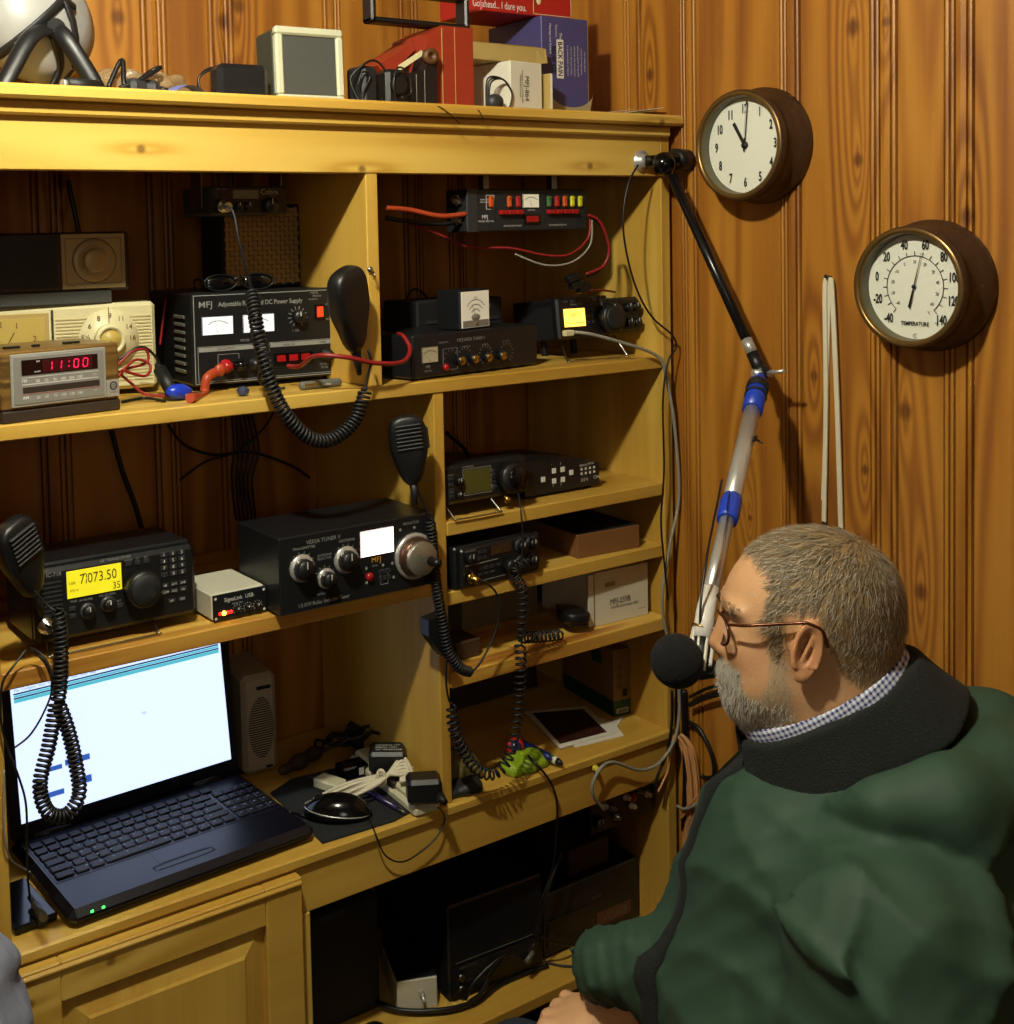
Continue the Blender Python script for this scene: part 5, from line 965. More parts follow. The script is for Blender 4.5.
# ============================================================ BOTTOM BAY
t=thing('antenna_switch','black switch panel with chrome posts and one red button under the worktop','switch box',(1.42,.03,.585),R(0)); body(t,.16,.05,.068,'black_metal',.002)
for k,(x,z) in enumerate(((.03,.05),(.05,.04),(.085,.05),(.12,.052),(.14,.04),(.06,.02),(.1,.03))): mb=MB(); mb.lathe([(.007,0),(.007,.003),(.0045,.004),(.0045,.012),(0,.013)],(x,0,z),(0,-1,0),14); mb.build('post','chrome' if k%2==0 else 'dull_steel',t)
mb=MB(); mb.lathe([(.009,0),(.008,.008),(0,.009)],(.1,0,.045),(0,-1,0),18); mb.build('push_button','red_button',t); knob(t,.02,.02,.012,.012)
for x in (.02,.13): mb=MB(); mb.box(x,.01,.068,x+.012,.04,.733-.585,.0005); mb.build('hanger','dark_grey',t)
t=thing('power_supply','tall black linear power supply on the bottom shelf, left of the lower black amplifier','power supply',(1.13,.07,SK),R(-3)); w=.2; hh=.17
body(t,w,.25,hh-.006,'black_metal',.003,z=.006); feet(t,w,.25,.006); plate(t,'lower_panel','black_plastic',.006,.01,w-.006,.06,t=.003); mb=MB(); mb.text('REGULATED',.02,.055,.0045,-.0036); mb.text('DC SUPPLY',.02,.03,.004,-.0036); mb.box(.012,-.0036,.068,w-.012,-.003,.069); mb.build('lettering','grey_tool',t)
for x,z in ((.02,.045),(.02,.025),(.16,.03)): mb=MB(); mb.cyl((x,-.003,z),(x,-.012,z),.006); mb.build('binding_post','dull_steel',t)
t=thing('amplifier','long low black amplifier with red brown label on the bottom shelf','amplifier',(1.338,.07,SK),R(0)); w=.238
body(t,w,.28,.115,'black_metal',.003,z=.005); feet(t,w,.28,.005); plate(t,'label_plate',mat('label_brown','5b3420',.5),.13,.02,.215,.045,t=.001)
mb=MB(); mb.text('VOX-3',.145,.025,.014,-.0016); mb.text('MODEL',.188,.036,.004,-.0016); mb.text('SERIAL 12V',.188,.028,.004,-.0016); mb.text('RM 35',.12,.075,.006,-.0008); mb.build('lettering','grey_tool',t); plate(t,'side_panel','black_plastic',.01,.02,.11,.07,t=.002)
t=thing('toggle_box','small white metal box with one toggle switch at the front of bottom shelf','switch box',(1.044,.10,SK),R(-20)); mb=MB(); mb.box(0,0,.0,.07,.12,.054,.0015); mb.build('case','white_box_metal',t); mb=MB(); mb.box(.0,.002,.0541,.07,.118,.0555,.0005); mb.build('lid','black_metal',t)
mb=MB(); mb.cyl((.042,0,.03),(.042,-.004,.03),.0055,n=6); mb.lathe([(.0025,0),(.0032,.014),(0,.015)],(.042,-.003,.03),(.15,-1,-.7),10); mb.build('toggle','chrome',t)
t=thing('added_dark_case','plain black case added to darken the left end of the bottom shelf','case',(.84,.13,SK),R(0)); body(t,.19,.22,.2,'black_matte',.004); mb=MB(); mb.box(.07,-.006,.19,.12,0,.2,.002); mb.build('latch','dark_grey',t)  # case added so the left end of the bay stays dark
t=thing('brown_box','small brown box on top of the black amplifier under the worktop','box',(1.42,.09,SK+.1205)); mb=MB(); mb.box(0,0,0,.1,.1,.05,.002); mb.build('carton','leather',t)
for k in range(6):
    lb=['thick black cable lying along the front of the bottom shelf','second thick black cable along the bottom shelf, behind the front one','black cable climbing the front of the tall power supply','black cable arching over the front of the low amplifier','thin black cable at the right end of the bottom shelf by the sleeve','black cable hanging behind the small white toggle box'][k]
    pts=[[at(340,975,Z=SK+.004),at(380,1003,Z=SK+.004),at(420,1012,Z=SK+.004),at(470,1006,Z=SK+.004),at(500,985,Z=SK+.004),at(530,972,Z=SK+.004),at(548,966,Z=SK+.004)],[at(350,985,Z=SK+.012),at(390,1008,Z=SK+.012),at(440,1010,Z=SK+.012),at(475,1000,Z=SK+.012),at(490,975,Z=SK+.03),at(505,955,Y=.05)],[at(465,1000,Z=SK+.01),at(476,980,Y=.05),at(500,958,Y=.045),at(520,952,Y=.045),at(534,945,Y=.045),at(538,925,Y=.045),at(548,890,Y=.045),at(562,850,Y=.05)],[at(540,936,Y=.04),at(560,944,Y=.04),at(580,945,Y=.05),at(600,938,Y=.06)],[at(545,962,Z=SK+.003),at(565,966,Z=SK+.003),at(585,966,Z=SK+.003)],[at(439,862,Y=.15),at(439,880,Y=.15),at(441,895,Y=.15)]][k]
    cable('floor_cable' if False else 'loose_cable',lb,pts,[.004,.004,.003,.0022,.002,.002][k],'black_wire')
t=thing('connector','pale ended cable connector resting against the amplifier front','connector'); mb=MB(); mb.cyl(at(533,952,Y=.035),at(526,962,Y=.03),.004,n=10); mb.build('shell','grey_tool',t)
t=thing('glass_jar','small clear lidded jar in the dark at the bottom shelf left end','jar',(.955,.03,SK)); mb=MB(); mb.lathe([(.018,0),(.019,.004),(.019,.035),(.015,.04)],(0,0,0),(0,0,1),20); mb.build('body',mat('jar_glass','4a5048',.1,trans=.6),t); mb=MB(); mb.lathe([(.017,.04),(.017,.05),(0,.051)],(0,0,0),(0,0,1),20); mb.build('lid','dull_steel',t)
# ============================================================ RIGHT WALL
def wall_round(nm,lb,cat,c,rf,rb,dep,dial):
    t=thing(nm,lb,cat,(WR-.0005,c[0],c[1]),R(-90))
    # local: +x -> world -Y ... front (-y local) -> world -X
    mb=MB(); mb.lathe([(rb*.86,0),(rb,.002),(rb*1.0,.014),(rb*.93,.022),(rb*.9,.03),(rf*.93,dep-.022),(rf*.98,dep-.016),(rf,dep-.008),(rf*.99,dep-.002),(rf*.96,dep),(rf*.9,dep-.001)],(0,0,0),(0,-1,0),72,cap=False); mb.build('rim','bronze',t)
    mb=MB(); mb.lathe([(rf*.97,dep-.0005),(rf*.93,dep+.0015),(rf*.885,dep-.001),(rf*.875,dep-.006)],(0,0,0),(0,-1,0),72,cap=False); mb.build('bezel','bronze_lip',t)
    mb=MB(); mb.lathe([(rf*.885,dep-.004),(rf*.86,dep-.022)],(0,0,0),(0,-1,0),72,cap=False); mb.build('inner_ring','dial_inner',t)
    mb=MB(); mb.lathe([(rf*.87,dep-.022),(0,dep-.0215)],(0,0,0),(0,-1,0),72,cap=False); d=mb.build('dial','dial_white',t)
    return t,d,-(dep-.0212)
rf=.0905
t,d,y=wall_round('wall_clock','round bronze clock with white dial showing eleven, upper one on the right wall','clock',(-.2035,1.806),rf,.096,.07,None)
mb=MB(); 
for i in range(12): a=R(30*(i+1)); mb.text(str(i+1),.0605*math.sin(a),.0605*math.cos(a),.0148,y-.0005,.6,'c',.0001,.03)
ticks(mb,0,0,.0715,.0725,0,354,60,.0003,y-.0005); mb.build('numerals','dial_ink',d)
mb=MB(); a=R(-31); s,c=math.sin(a),math.cos(a); mb.add([(-.0028*c,y-.002,.0028*s),(.0028*c,y-.002,-.0028*s),(.044*s+.003*c,y-.002,.044*c-.003*s),(.044*s-.003*c,y-.002,.044*c+.003*s)],[(0,1,2,3)]); mb.add([(-.0028*c,y-.0014,.0028*s),(.0028*c,y-.0014,-.0028*s),(.044*s+.003*c,y-.0014,.044*c-.003*s),(.044*s-.003*c,y-.0014,.044*c+.003*s)],[(3,2,1,0)]); mb.lathe([(.006,0),(.006,.003),(0,.004)],(0,y,0),(0,-1,0),20); mb.build('hour_hand','dial_ink',d)
mb=MB(); ticks(mb,0,0,-.01,.072,5,5,1,.0017,y-.003); mb.build('minute_hand','dial_ink',d); mb=MB(); ticks(mb,0,0,.012,.066,5,5,1,.0007,y-.0034); mb.build('minute_hand_inlay','white_print',d)
rf=.088
t,d,y=wall_round('wall_thermometer','round bronze dial thermometer hanging lower right of the clock','thermometer',(-.508,1.5795),rf,.096,.07,None)
mb=MB(); arc(mb,0,.0,.0445,-138,138,.0006,y-.0005)
for k in range(10): a=R(-138+k*276/9); mb.text(('-40','-20','0','20','40','60','80','100','120','140')[k],.0625*math.sin(a),.0625*math.cos(a),.0132,y-.0005,.58,'c',.0001,.03)
ticks(mb,0,0,.0445,.051,-138,138,19,.0006,y-.0005)
for k,s_ in enumerate(('-40','-30','-20','-10','0','10','20','30','40','50','60')): a=R(-132+k*264/10); mb.text(s_,.036*math.sin(a),.036*math.cos(a),.005,y-.0005,.7,'c',.0001)
mb.text('TEMPERATURE',-.0,-.0535,.006,y-.0005,.78,'c',.0001,.02); mb.text('°F',.034,-.053,.006,y-.0005,.8,'c',.0001); mb.text('°C',.022,-.037,.004,y-.0005,.8,'c',.0001); mb.text('C',.0,-.071,.006,y-.0005,1,'c',.0001)
mb.build('scale','dial_ink',d)
mb=MB(); a=R(14); s,c=math.sin(a),math.cos(a); mb.tube([(-.031*s,y-.003,-.031*c),(-.0*s,y-.003,0),(.05*s,y-.003,.05*c)],[.0016,.0009,.0004],6); mb.sph((0,y-.003,0),.003); mb.build('needle','dial_ink',d)
# lanyard on a nail
t=thing('lanyard','doubled white fabric lanyard hanging from a nail on the right wall below the clocks','lanyard')
mb=MB(); X=WR-.006
A=at(829,279,X=X); L1=at(824,522,X=X); L2=at(841,528,X=X)
def ribbon(mb,pts,wd,th=.0012):
    P=smooth_path(pts,6); n=len(P); vs=[]
    for p in P:
        for sx in (-1,1):
            for sy in (-1,1): vs.append(p+Vector((sx*th,sy*wd/2,0)))
    F=[]
    for i in range(n-1):
        a=i*4;b=a+4; F+= [(a,a+1,b+1,b),(a+2,b+2,b+3,a+3),(a,b,b+2,a+2),(a+1,a+3,b+3,b+1)]
    F+=[(0,2,3,1),((n-1)*4,(n-1)*4+1,(n-1)*4+3,(n-1)*4+2)]
    mb.add(vs,F,False)
ribbon(mb,[A,at(825,290,X=X),at(826,400,X=X),L1],.0075); ribbon(mb,[A,at(832,290,X=X-.003),at(837,400,X=X-.003),L2],.008); ribbon(mb,[A+Vector((0,0,.003)),at(829,300,X=X+.003),at(826.5,400,X=X+.003),at(823,500,X=X+.003)],.006); mb.build('strap','white_cord',t)
mb=MB(); 
for q in (L1,L2): mb.box(q.x-.003,q.y-.0035,q.z-.016,q.x+.002,q.y+.0035,q.z+.001,.001)
mb.build('metal_clip','dull_steel',t); mb=MB()
for q in (L1,L2): mb.box(q.x-.003,q.y-.005,q.z-.03,q.x+.002,q.y+.005,q.z-.015,.002)
mb.build('end_tab','white_plastic',t)
t=thing('nail','small dark nail in the right wall holding the lanyard','nail'); mb=MB(); mb.cyl((WR+.004,A.y,A.z+.0035),(WR-.014,A.y,A.z+.0045),.0013,n=8); mb.cyl((WR-.013,A.y,A.z+.0045),(WR-.0145,A.y,A.z+.0046),.003,n=10); mb.build('shaft','dull_steel',t)
# boom arm
t=thing('boom_arm','jointed microphone boom of black and blue taped tubes from bookcase corner to microphone','boom arm')
B0=at(641,161,Y=-.002); mb=MB(); mb.lathe([(.0,-.0),(.019,.0),(.019,.004),(.012,.005),(.012,.012),(0,.013)],(B0.x,-.0008,B0.z),(0,-1,0),24); mb.build('mount_plate','chrome',t)
B1=Vector((1.592,-.052,B0.z-.0)); mb=MB(); mb.cyl((B0.x,-.012,B0.z),(B1.x-.015,B1.y,B1.z),.009,.011,16); mb.sph(tuple(at(664,164,Y=-.045)),.021,20,12); mb.build('swivel','black_gloss',t); mb=MB(); c=at(681,160,X=1.60); mb.cyl(c+Vector((-.02,.0,0)),c+Vector((.012,-.006,0)),.020,.018,20); mb.build('swivel_knob','black_plastic',t)
J=Vector((1.535,-.262,1.438)); 
A0=at(672,176,Y=-.055); mb=MB(); mb.tube([A0,J+(A0-J).normalized()*.045],.0085,14); mb.build('upper_tube','tube_black',t); mb=MB(); d_=(A0-J).normalized(); mb.tube([J+d_*.06,J+d_*.035],.0092,14); mb.build('coupling','chrome',t); mb=MB(); mb.tube([J+d_*.035,J],.0105,14); mb.sph(tuple(J),.014); mb.build('elbow','black_plastic',t)
mb=MB(); mb.cyl(J+Vector((-.02,-.0,0)),J+Vector((.012,-.012,-.002)),.0065,n=14); mb.cyl(J+Vector((-.0,-.012,0)),J+Vector((.0,-.045,.006)),.003,n=8); mb.build('wing_bolt','chrome',t)
E1=at(706,612,D=1.47); N=lambda q: J.lerp(E1,q)
mb=MB(); mb.tube([N(0.02),N(.07)],[.008,.014],16); mb.tube([N(.06),N(.2)],.0155,18); mb.build('blue_tube','tube_blue',t)
mb=MB(); 
for q in (.075,.085,.095,.125): mb.tube([N(q-.004)+Vector((0,0,0)),N(q+.004)],.0172,18)
mb.build('rubber_band','rubber',t)
mb=MB(); mb.tube([N(.2),N(.66)],.0125,18); mb.tube([N(.66),N(.96)],.0098,18); mb.build('chrome_tube','chrome',t); mb=MB(); mb.tube([N(.59),N(.605),N(.665),N(.68)],[.0135,.0148,.0148,.0135],18); mb.build('blue_collar','tube_blue',t)
mb=MB(); mb.cord([N(.33)+Vector((-.014,0,0)),N(.335)+Vector((0,-.016,0)),N(.34)+Vector((.018,-.004,0)),N(.345)+Vector((.024,-.012,-.004))],.0016,6); mb.cord([N(.315)+Vector((-.014,0,0)),N(.32)+Vector((0,-.016,0)),N(.325)+Vector((.018,-.004,0))],.0016,6); mb.build('wire_tie','rubber',t)
E2=at(703,640,D=1.45)
mb=MB(); mb.tube([N(.93),E1.lerp(E2,.0),E2],[.0115,.012,.0135],16); mb.build('end_sleeve','white_plastic',t)
mb=MB(); E3=at(700,662,D=1.43); mb.tube([E2,E3],[.0125,.007],14); mb.build('clamp_core','rubber',t)
mb=MB(); random.seed(9)
for k in range(9):
    a=2*PI*k/9; o=Vector((.011*math.cos(a),.011*math.sin(a),0)); mb.cord([E1.lerp(E2,.5)+o*1.1,E2+o*1.25,E3+o*(.9+.5*random.random())+Vector((0,0,-.012*random.random()))],.0024,6,4)
mb.build('tape_shreds','clear_tape',t)
mb=MB(); mb.tube([E1.lerp(E2,.45)+Vector((.0145*math.cos(a),.0145*math.sin(a),.003*math.cos(2*a))) for a in [i*PI/8 for i in range(16)]],.0016,6,True); mb.build('tie_string','brass',t)
MC=at(677,661,D=1.41)
t=thing('foam_microphone','black foam ball microphone in front of the seated man mouth','microphone')
mb=MB(); mb.sph(tuple(MC),(.031,.031,.032),40,28); mb.build('foam_windscreen','foam',t)
fdir=Vector((-.71,.70,0)).normalized(); mb=MB(); mb.tube([MC,E3+Vector((0,0,-.01)),E3+Vector((.02,.0,-.012))],[.013,.012,.012],14); mb.build('handle','black_plastic',t)
cable('microphone_cable','thin black cable running down the boom arm to the foam microphone',[at(722,480,D=1.62),at(718,500,D=1.58),at(708,550,D=1.5),at(701,600,D=1.46),at(700,640,D=1.45)],.0016,'black_wire')
# cables between bookcase and wall
cable('wall_cable','dark cable arching from the bookcase edge to behind the man chin',[at(690,705,X=WR-.02),at(705,698,X=WR-.02),at(730,692,X=WR-.02),at(760,690,X=WR-.02)],.0045,'black_wire')
cable('wall_cable','second dark cable running just below the arching one by the beard',[at(690,697,X=WR-.012),at(712,687,X=WR-.012),at(745,684,X=WR-.012)],.003,'black_wire')
cable('wall_cable','dark cable loop hanging on the wall behind the copper cable coils',[at(688,722,X=WR-.012),at(700,730,X=WR-.012),at(712,755,X=WR-.012),at(714,775,X=WR-.012),at(706,778,X=WR-.012),at(702,776,X=WR-.012)],.004,'black_wire')
cable('hanging_cable','black cable falling from the foam ball along the bookcase upright',[at(672,690,Y=-.012),at(672,720,Y=-.012),at(668,750,Y=-.012),at(660,770,Y=-.014),at(654,785,Y=-.012)],.0028,'black_wire')
cable('hanging_cable','thick black cable behind the grey one between upright and wall',[at(684,690,X=WR-.012),at(685,730,X=WR-.012),at(686,780,X=WR-.012),at(684,830,X=WR-.012)],.006,'black_wire')
t=thing('cable_coil','hank of copper coloured speaker wire hanging between bookcase and right wall','cable')
mb=MB()
for k in range(7):
    dx=1.9*k; xx=1.607-.0035*(k%3); mb.cord([at(675+dx*.6,737-k*.6,X=xx-.004),at(682+dx,750,X=xx),at(687+dx,782,X=xx),at(688+dx*.8,812,X=xx),at(684+dx*.4,832,X=xx),at(683+dx*.3,852,X=xx)],.0028,6)
for k in range(2): mb.cord([at(680,815+4*k,X=1.595),at(694,800+4*k,X=1.595),at(706,791+3*k,X=1.595),at(724,788+2*k,X=1.6)],.0024,6)
for k in range(2): mb.cord([at(674,735,Y=-.015),at(670,750+2*k,Y=-.012),at(668,770,Y=-.012),at(658,792,Y=-.012)],.002,6)
mb.build('wire','copper_cable',t); mb=MB(); mb.cord([at(677,806,X=1.59),at(686,809,X=1.588),at(699,803,X=1.59)],.0028,6); mb.build('tie','grey_cable',t)
# blanket at the lower left, on a stool
def blk(x,y,z): return smax(ell(x,y,z,(0,0,.0),(.13,.16,.2))+.006*np.sin(x*60+z*40)*np.sin(y*50+z*30)+.004*np.sin(z*110+x*50),-(z+.12),.02)
v,f=sdf_mesh(blk,(-.16,-.19,-.14),(.16,.19,.23),.008); o=np_mesh('blanket',v,f,'blanket'); o.location=tuple(at(-92,1066,D=1.32)); tag(o,'grey blue quilted blanket heaped at the lower left corner','blanket')
bl=o.location; z=bl.z-.12
t=thing('stool','wooden stool under the grey blue blanket at the left','stool',(bl.x,bl.y,0)); mb=MB(); mb.box(-.14,-.14,z-.03,.14,.14,z,.004); mb.build('seat','brown_wood',t)
for sx in (-1,1):
    for sy in (-1,1): mb=MB(); mb.cyl((sx*.12,sy*.12,0),(sx*.1,sy*.1,z-.03),.015); mb.build('leg','brown_wood',t)
# ============================================================ SEATED MAN
from mathutils.bvhtree import BVHTree
fv=Vector((-.71,.70,0)).normalized(); lv=Vector((-fv.y,fv.x,0))
Cw=at(806,648,D=1.30)-lv*.078
PM=Matrix(((fv.x,lv.x,0,Cw.x),(fv.y,lv.y,0,Cw.y),(0,0,1,Cw.z),(0,0,0,1)))
PI_=PM.inverted()
def loc(p): return PI_@p
def head(x,y,z):
    ay=np.abs(y)
    d=ell(x,y,z,(-.02,0,.028),(.097,.078,.085))
    d=smin(d,ell(x,y,z,(.02,0,.0),(.062,.066,.075)),.02)
    d=smin(d,ell(x,y,z,(.022,0,-.05),(.058,.062,.06)),.025)
    d=smin(d,ell(x,y,z,(.047,0,-.087),(.034,.044,.032)),.03)       # chin
    d=smin(d,ell(x,ay,z,(.03,.042,-.055),(.034,.024,.036)),.02)    # jowls
    d=smin(d,ell(x,ay,z,(.052,.036,-.02),(.022,.02,.022)),.015)    # cheek bones
    d=smin(d,ell(x,ay,z,(.066,.026,.026),(.016,.026,.009)),.012)    # brow
    d=smax(d,-ell(x,ay,z,(.086,.031,.006),(.016,.017,.011)),.01)   # sockets
    d=smin(d,ell(x,ay,z,(.0645,.031,.003),(.015,.016,.0135)),.004) # lids
    d=smin(d,cap(x,y,z,(.072,0,.014),(.087,0,-.024),.008,.0115),.012)
    d=smin(d,ell(x,ay,z,(.080,.0105,-.030),(.009,.007,.007)),.006)
    d=smin(d,ell(x,y,z,(.069,0,-.055),(.016,.026,.016)),.012)      # moustache mound
    d=smax(d,-ell(x,y,z,(.091,0,-.068),(.016,.022,.0022)),.004)    # mouth line
    d=smin(d,ell(x,y,z,(.073,0,-.075),(.010,.018,.006)),.006)
    # neck
    d=smin(d,cap(x,y,z,(-.045,0,-.03),(-.055,0,-.2),.066,.076),.03)
    d=smin(d,cap(x,y,z,(-.012,0,-.075),(-.012,0,-.19),.058,.068),.03)
    # ears
    ex,ez=x+.001+(z*.14),z+.003
    e=smax(ell(ex,ay,ez,(0,.079,.001),(.0145,.0075,.031)),-ell(ex,ay,ez,(.002,.088,.003),(.0088,.013,.019)),.003)
    q=np.sqrt((ex/.0138)**2+((ez-.001)/.030)**2); rim=np.sqrt(((q-1)*.017)**2+(ay-.084+.25*(ex+.004)*0)**2)-.0036
    rim=np.where(ez<-.018,rim+.002,rim)
    e=smin(e,rim,.004); e=smin(e,ell(ex,ay,ez,(.002,.080,-.027),(.0075,.0055,.0085)),.006)
    e=smin(e,ell(ex,ay,ez,(.0125,.078,.0),(.0045,.005,.008)),.004)
    e=smin(e,cap(ex,ay,ez,(-.004,.082,.016),(.004,.081,-.012),.003,.003),.003)
    return smin(d,e,.004)
v,f=sdf_mesh(head,(-.14,-.1,-.2),(.115,.1,.13),.0024)
# right hand, curled, on the thigh
HW=loc(at(609,1006,D=1.47)); HC=loc(at(566,1022,D=1.5))
hx=(HC-HW); hx.z*=.7; hx.normalize(); hz=Vector((0,0,1)); hz=(hz-hx*hx.z).normalized(); hy=hz.cross(hx)
HM=Matrix(((hx.x,hy.x,hz.x,HW.x),(hx.y,hy.y,hz.y,HW.y),(hx.z,hy.z,hz.z,HW.z),(0,0,0,1))); HI=HM.inverted()
def hand(x,y,z):
    d=cap(x,y,z,(-.12,0,-.012),(0,0,-.008),.038,.027)
    d=smin(d,ell(x,y,z,(.042,0,-.006),(.05,.043,.02)),.015)
    for k,(oy,L,r) in enumerate(((.031,.032,.0098),(.0105,.036,.0102),(-.011,.034,.0098),(-.031,.028,.0086))):
        kx=.082-.004*abs(k-1); a=(.06,oy*.9,-.002); b=(kx,oy,.003); c=(kx+L*.75,oy,-.020); e=(kx+L*.45,oy*.95,-.046); g=(kx+.0,oy*.9,-.052)
        d=smin(d,cap(x,y,z,a,b,r,r*1.08),.006); q=smin(cap(x,y,z,b,c,r*1.05,r*.95),cap(x,y,z,c,e,r*.95,r*.85),.002); q=smin(q,cap(x,y,z,e,g,r*.85,r*.75),.002); d=smin(d,q,.0022)
    t=smin(cap(x,y,z,(.012,.026,-.018),(.048,.05,-.028),.014,.0115),cap(x,y,z,(.048,.05,-.028),(.084,.044,-.04),.0115,.0095),.003)
    return smin(d,t,.006)
hv,hf=sdf_mesh(hand,(-.13,-.06,-.08),(.13,.08,.04),.0024)
hv=np.array([tuple(HM@Vector(p)) for p in hv])
# left hand resting on the other thigh (below the picture) uses the same curl
LM=Matrix.Translation((.20,.16,-.50))@Matrix.Rotation(R(-12),4,'Z')@Matrix.Scale(-1,4,(0,1,0))
lh,lf=sdf_mesh(hand,(-.13,-.06,-.08),(.13,.08,.04),.004); lh=np.array([tuple(LM@Vector(p)) for p in lh]); lf=lf[:,::-1]
def bodyf(x,y,z):
    ay=np.abs(y)
    d=smin(ell(x,y,z,(-.08,0,-.42),(.14,.18,.26)),cap(x,ay,z,(-.07,0,-.2),(-.07,.17,-.24),.07,.055),.04)
    d=smin(d,cap(x,ay,z,(-.11,.09,-.69),(.34,.12,-.69),.082,.06),.04); d=smin(d,cap(x,ay,z,(.34,.12,-.69),(.33,.13,-1.08),.055,.04),.02); d=smin(d,cap(x,ay,z,(.31,.13,-1.14),(.45,.14,-1.165),.036,.03),.02)
    d=smin(d,cap(x,ay,z,(-.07,.2,-.25),(.0,.26,-.48),.05,.042),.02)
    w=HM@Vector((-.1,0,0)); d=smin(d,cap(x,y,z,(.0,-.26,-.48),tuple(w),.042,.034),.015)
    w=LM@Vector((-.1,0,0)); d=smin(d,cap(x,y,z,(.0,.26,-.48),tuple(w),.042,.034),.015)
    return smin(d,cap(x,y,z,(-.05,0,-.14),(-.06,0,-.22),.06,.07),.02)
bv,bf=sdf_mesh(bodyf,(-.3,-.36,-1.22),(.52,.36,-.1),.014)
V=np.concatenate([v,hv,lh,bv]); Fc=np.concatenate([f,hf+len(v),lf+len(v)+len(hv),bf+len(v)+len(hv)+len(lh)])
# skin colours by region (hair roots, beard shadow, pink tip of nose and ear)
sk=bpy.data.materials.new('skin_toned'); sk.use_nodes=True; nt=sk.node_tree; bs=nt.nodes['Principled BSDF']; ca=nt.nodes.new('ShaderNodeVertexColor'); ca.layer_name='tone'
nz=nt.nodes.new('ShaderNodeTexNoise'); nz.inputs['Scale'].default_value=260; tcn=nt.nodes.new('ShaderNodeTexCoord'); nt.links.new(tcn.outputs['Object'],nz.inputs['Vector'])
bpn=nt.nodes.new('ShaderNodeBump'); bpn.inputs['Strength'].default_value=.25; bpn.inputs['Distance'].default_value=.001; nt.links.new(nz.outputs['Fac'],bpn.inputs['Height']); nt.links.new(bpn.outputs[0],bs.inputs['Normal'])
nt.links.new(ca.outputs['Color'],bs.inputs['Base Color']); bs.inputs['Roughness'].default_value=.48; bs.inputs['Subsurface Weight'].default_value=.06; bs.inputs['Subsurface Scale'].default_value=.006; bs.inputs['Subsurface Radius'].default_value=(1,.4,.2)
MATS['skin_toned']=sk
man=np_mesh('person',V,Fc,sk); man.matrix_world=PM
tag(man,'seated man in profile with glasses, grey beard and green jacket speaking at the foam microphone','person')
def inpoly(x,z,P):
    c=False;n=len(P)
    for i in range(n):
        (x0,z0),(x1,z1)=P[i],P[i-1]
        if (z0>z)!=(z1>z) and x<(x1-x0)*(z-z0)/(z1-z0)+x0: c=not c
    return c
HAIRP=[(.066,.15),(.062,.094),(.044,.086),(.03,.074),(.036,.05),(.043,.024),(.038,.004),(.036,-.02),(.02,-.02),(.02,.006),(.02,.034),(.006,.04),(-.016,.034),(-.026,.012),(-.036,-.02),(-.06,-.045),(-.13,-.055),(-.2,-.05),(-.2,.15)]
BEARDP=[(.038,.0),(.037,-.03),(.04,-.05),(.05,-.068),(.063,-.062),(.068,-.04),(.1,-.032),(.12,-.05),(.12,-.14),(.035,-.13),(.028,-.1),(.012,-.085),(.014,-.055),(.018,-.02)]
def region(p):
    x,y,z=p
    if abs(y)>.0795 and -.022<x<.02 and -.035<z<.035: return 'ear'
    if inpoly(x,z,HAIRP): return 'hair'
    if inpoly(x,z,BEARDP): return 'beard'
    return 'skin'
TON={'skin':lin('cc9d70'),'hair':lin('94784e'),'beard':lin('b59a78'),'ear':lin('c48c60')}
ca_=man.data.color_attributes.new('tone','FLOAT_COLOR','POINT'); nh=len(v); cols=np.tile(np.array(TON['skin'],np.float32),(len(V),1))
regs=[region(p) for p in v.tolist()]
for i,p in enumerate(v.tolist()):
    c=np.array(TON[regs[i]]); 
    if regs[i]=='skin':
        k=math.exp(-((p[0]-.095)**2+p[1]**2+(p[2]+.02)**2)/.0006)+.5*math.exp(-((p[0]-.055)**2+(abs(p[1])-.05)**2+(p[2]+.03)**2)/.0008)
        c=c*(1-min(1,k)*.5)+np.array(lin('c07c58'))*min(1,k)*.5
    cols[i]=c
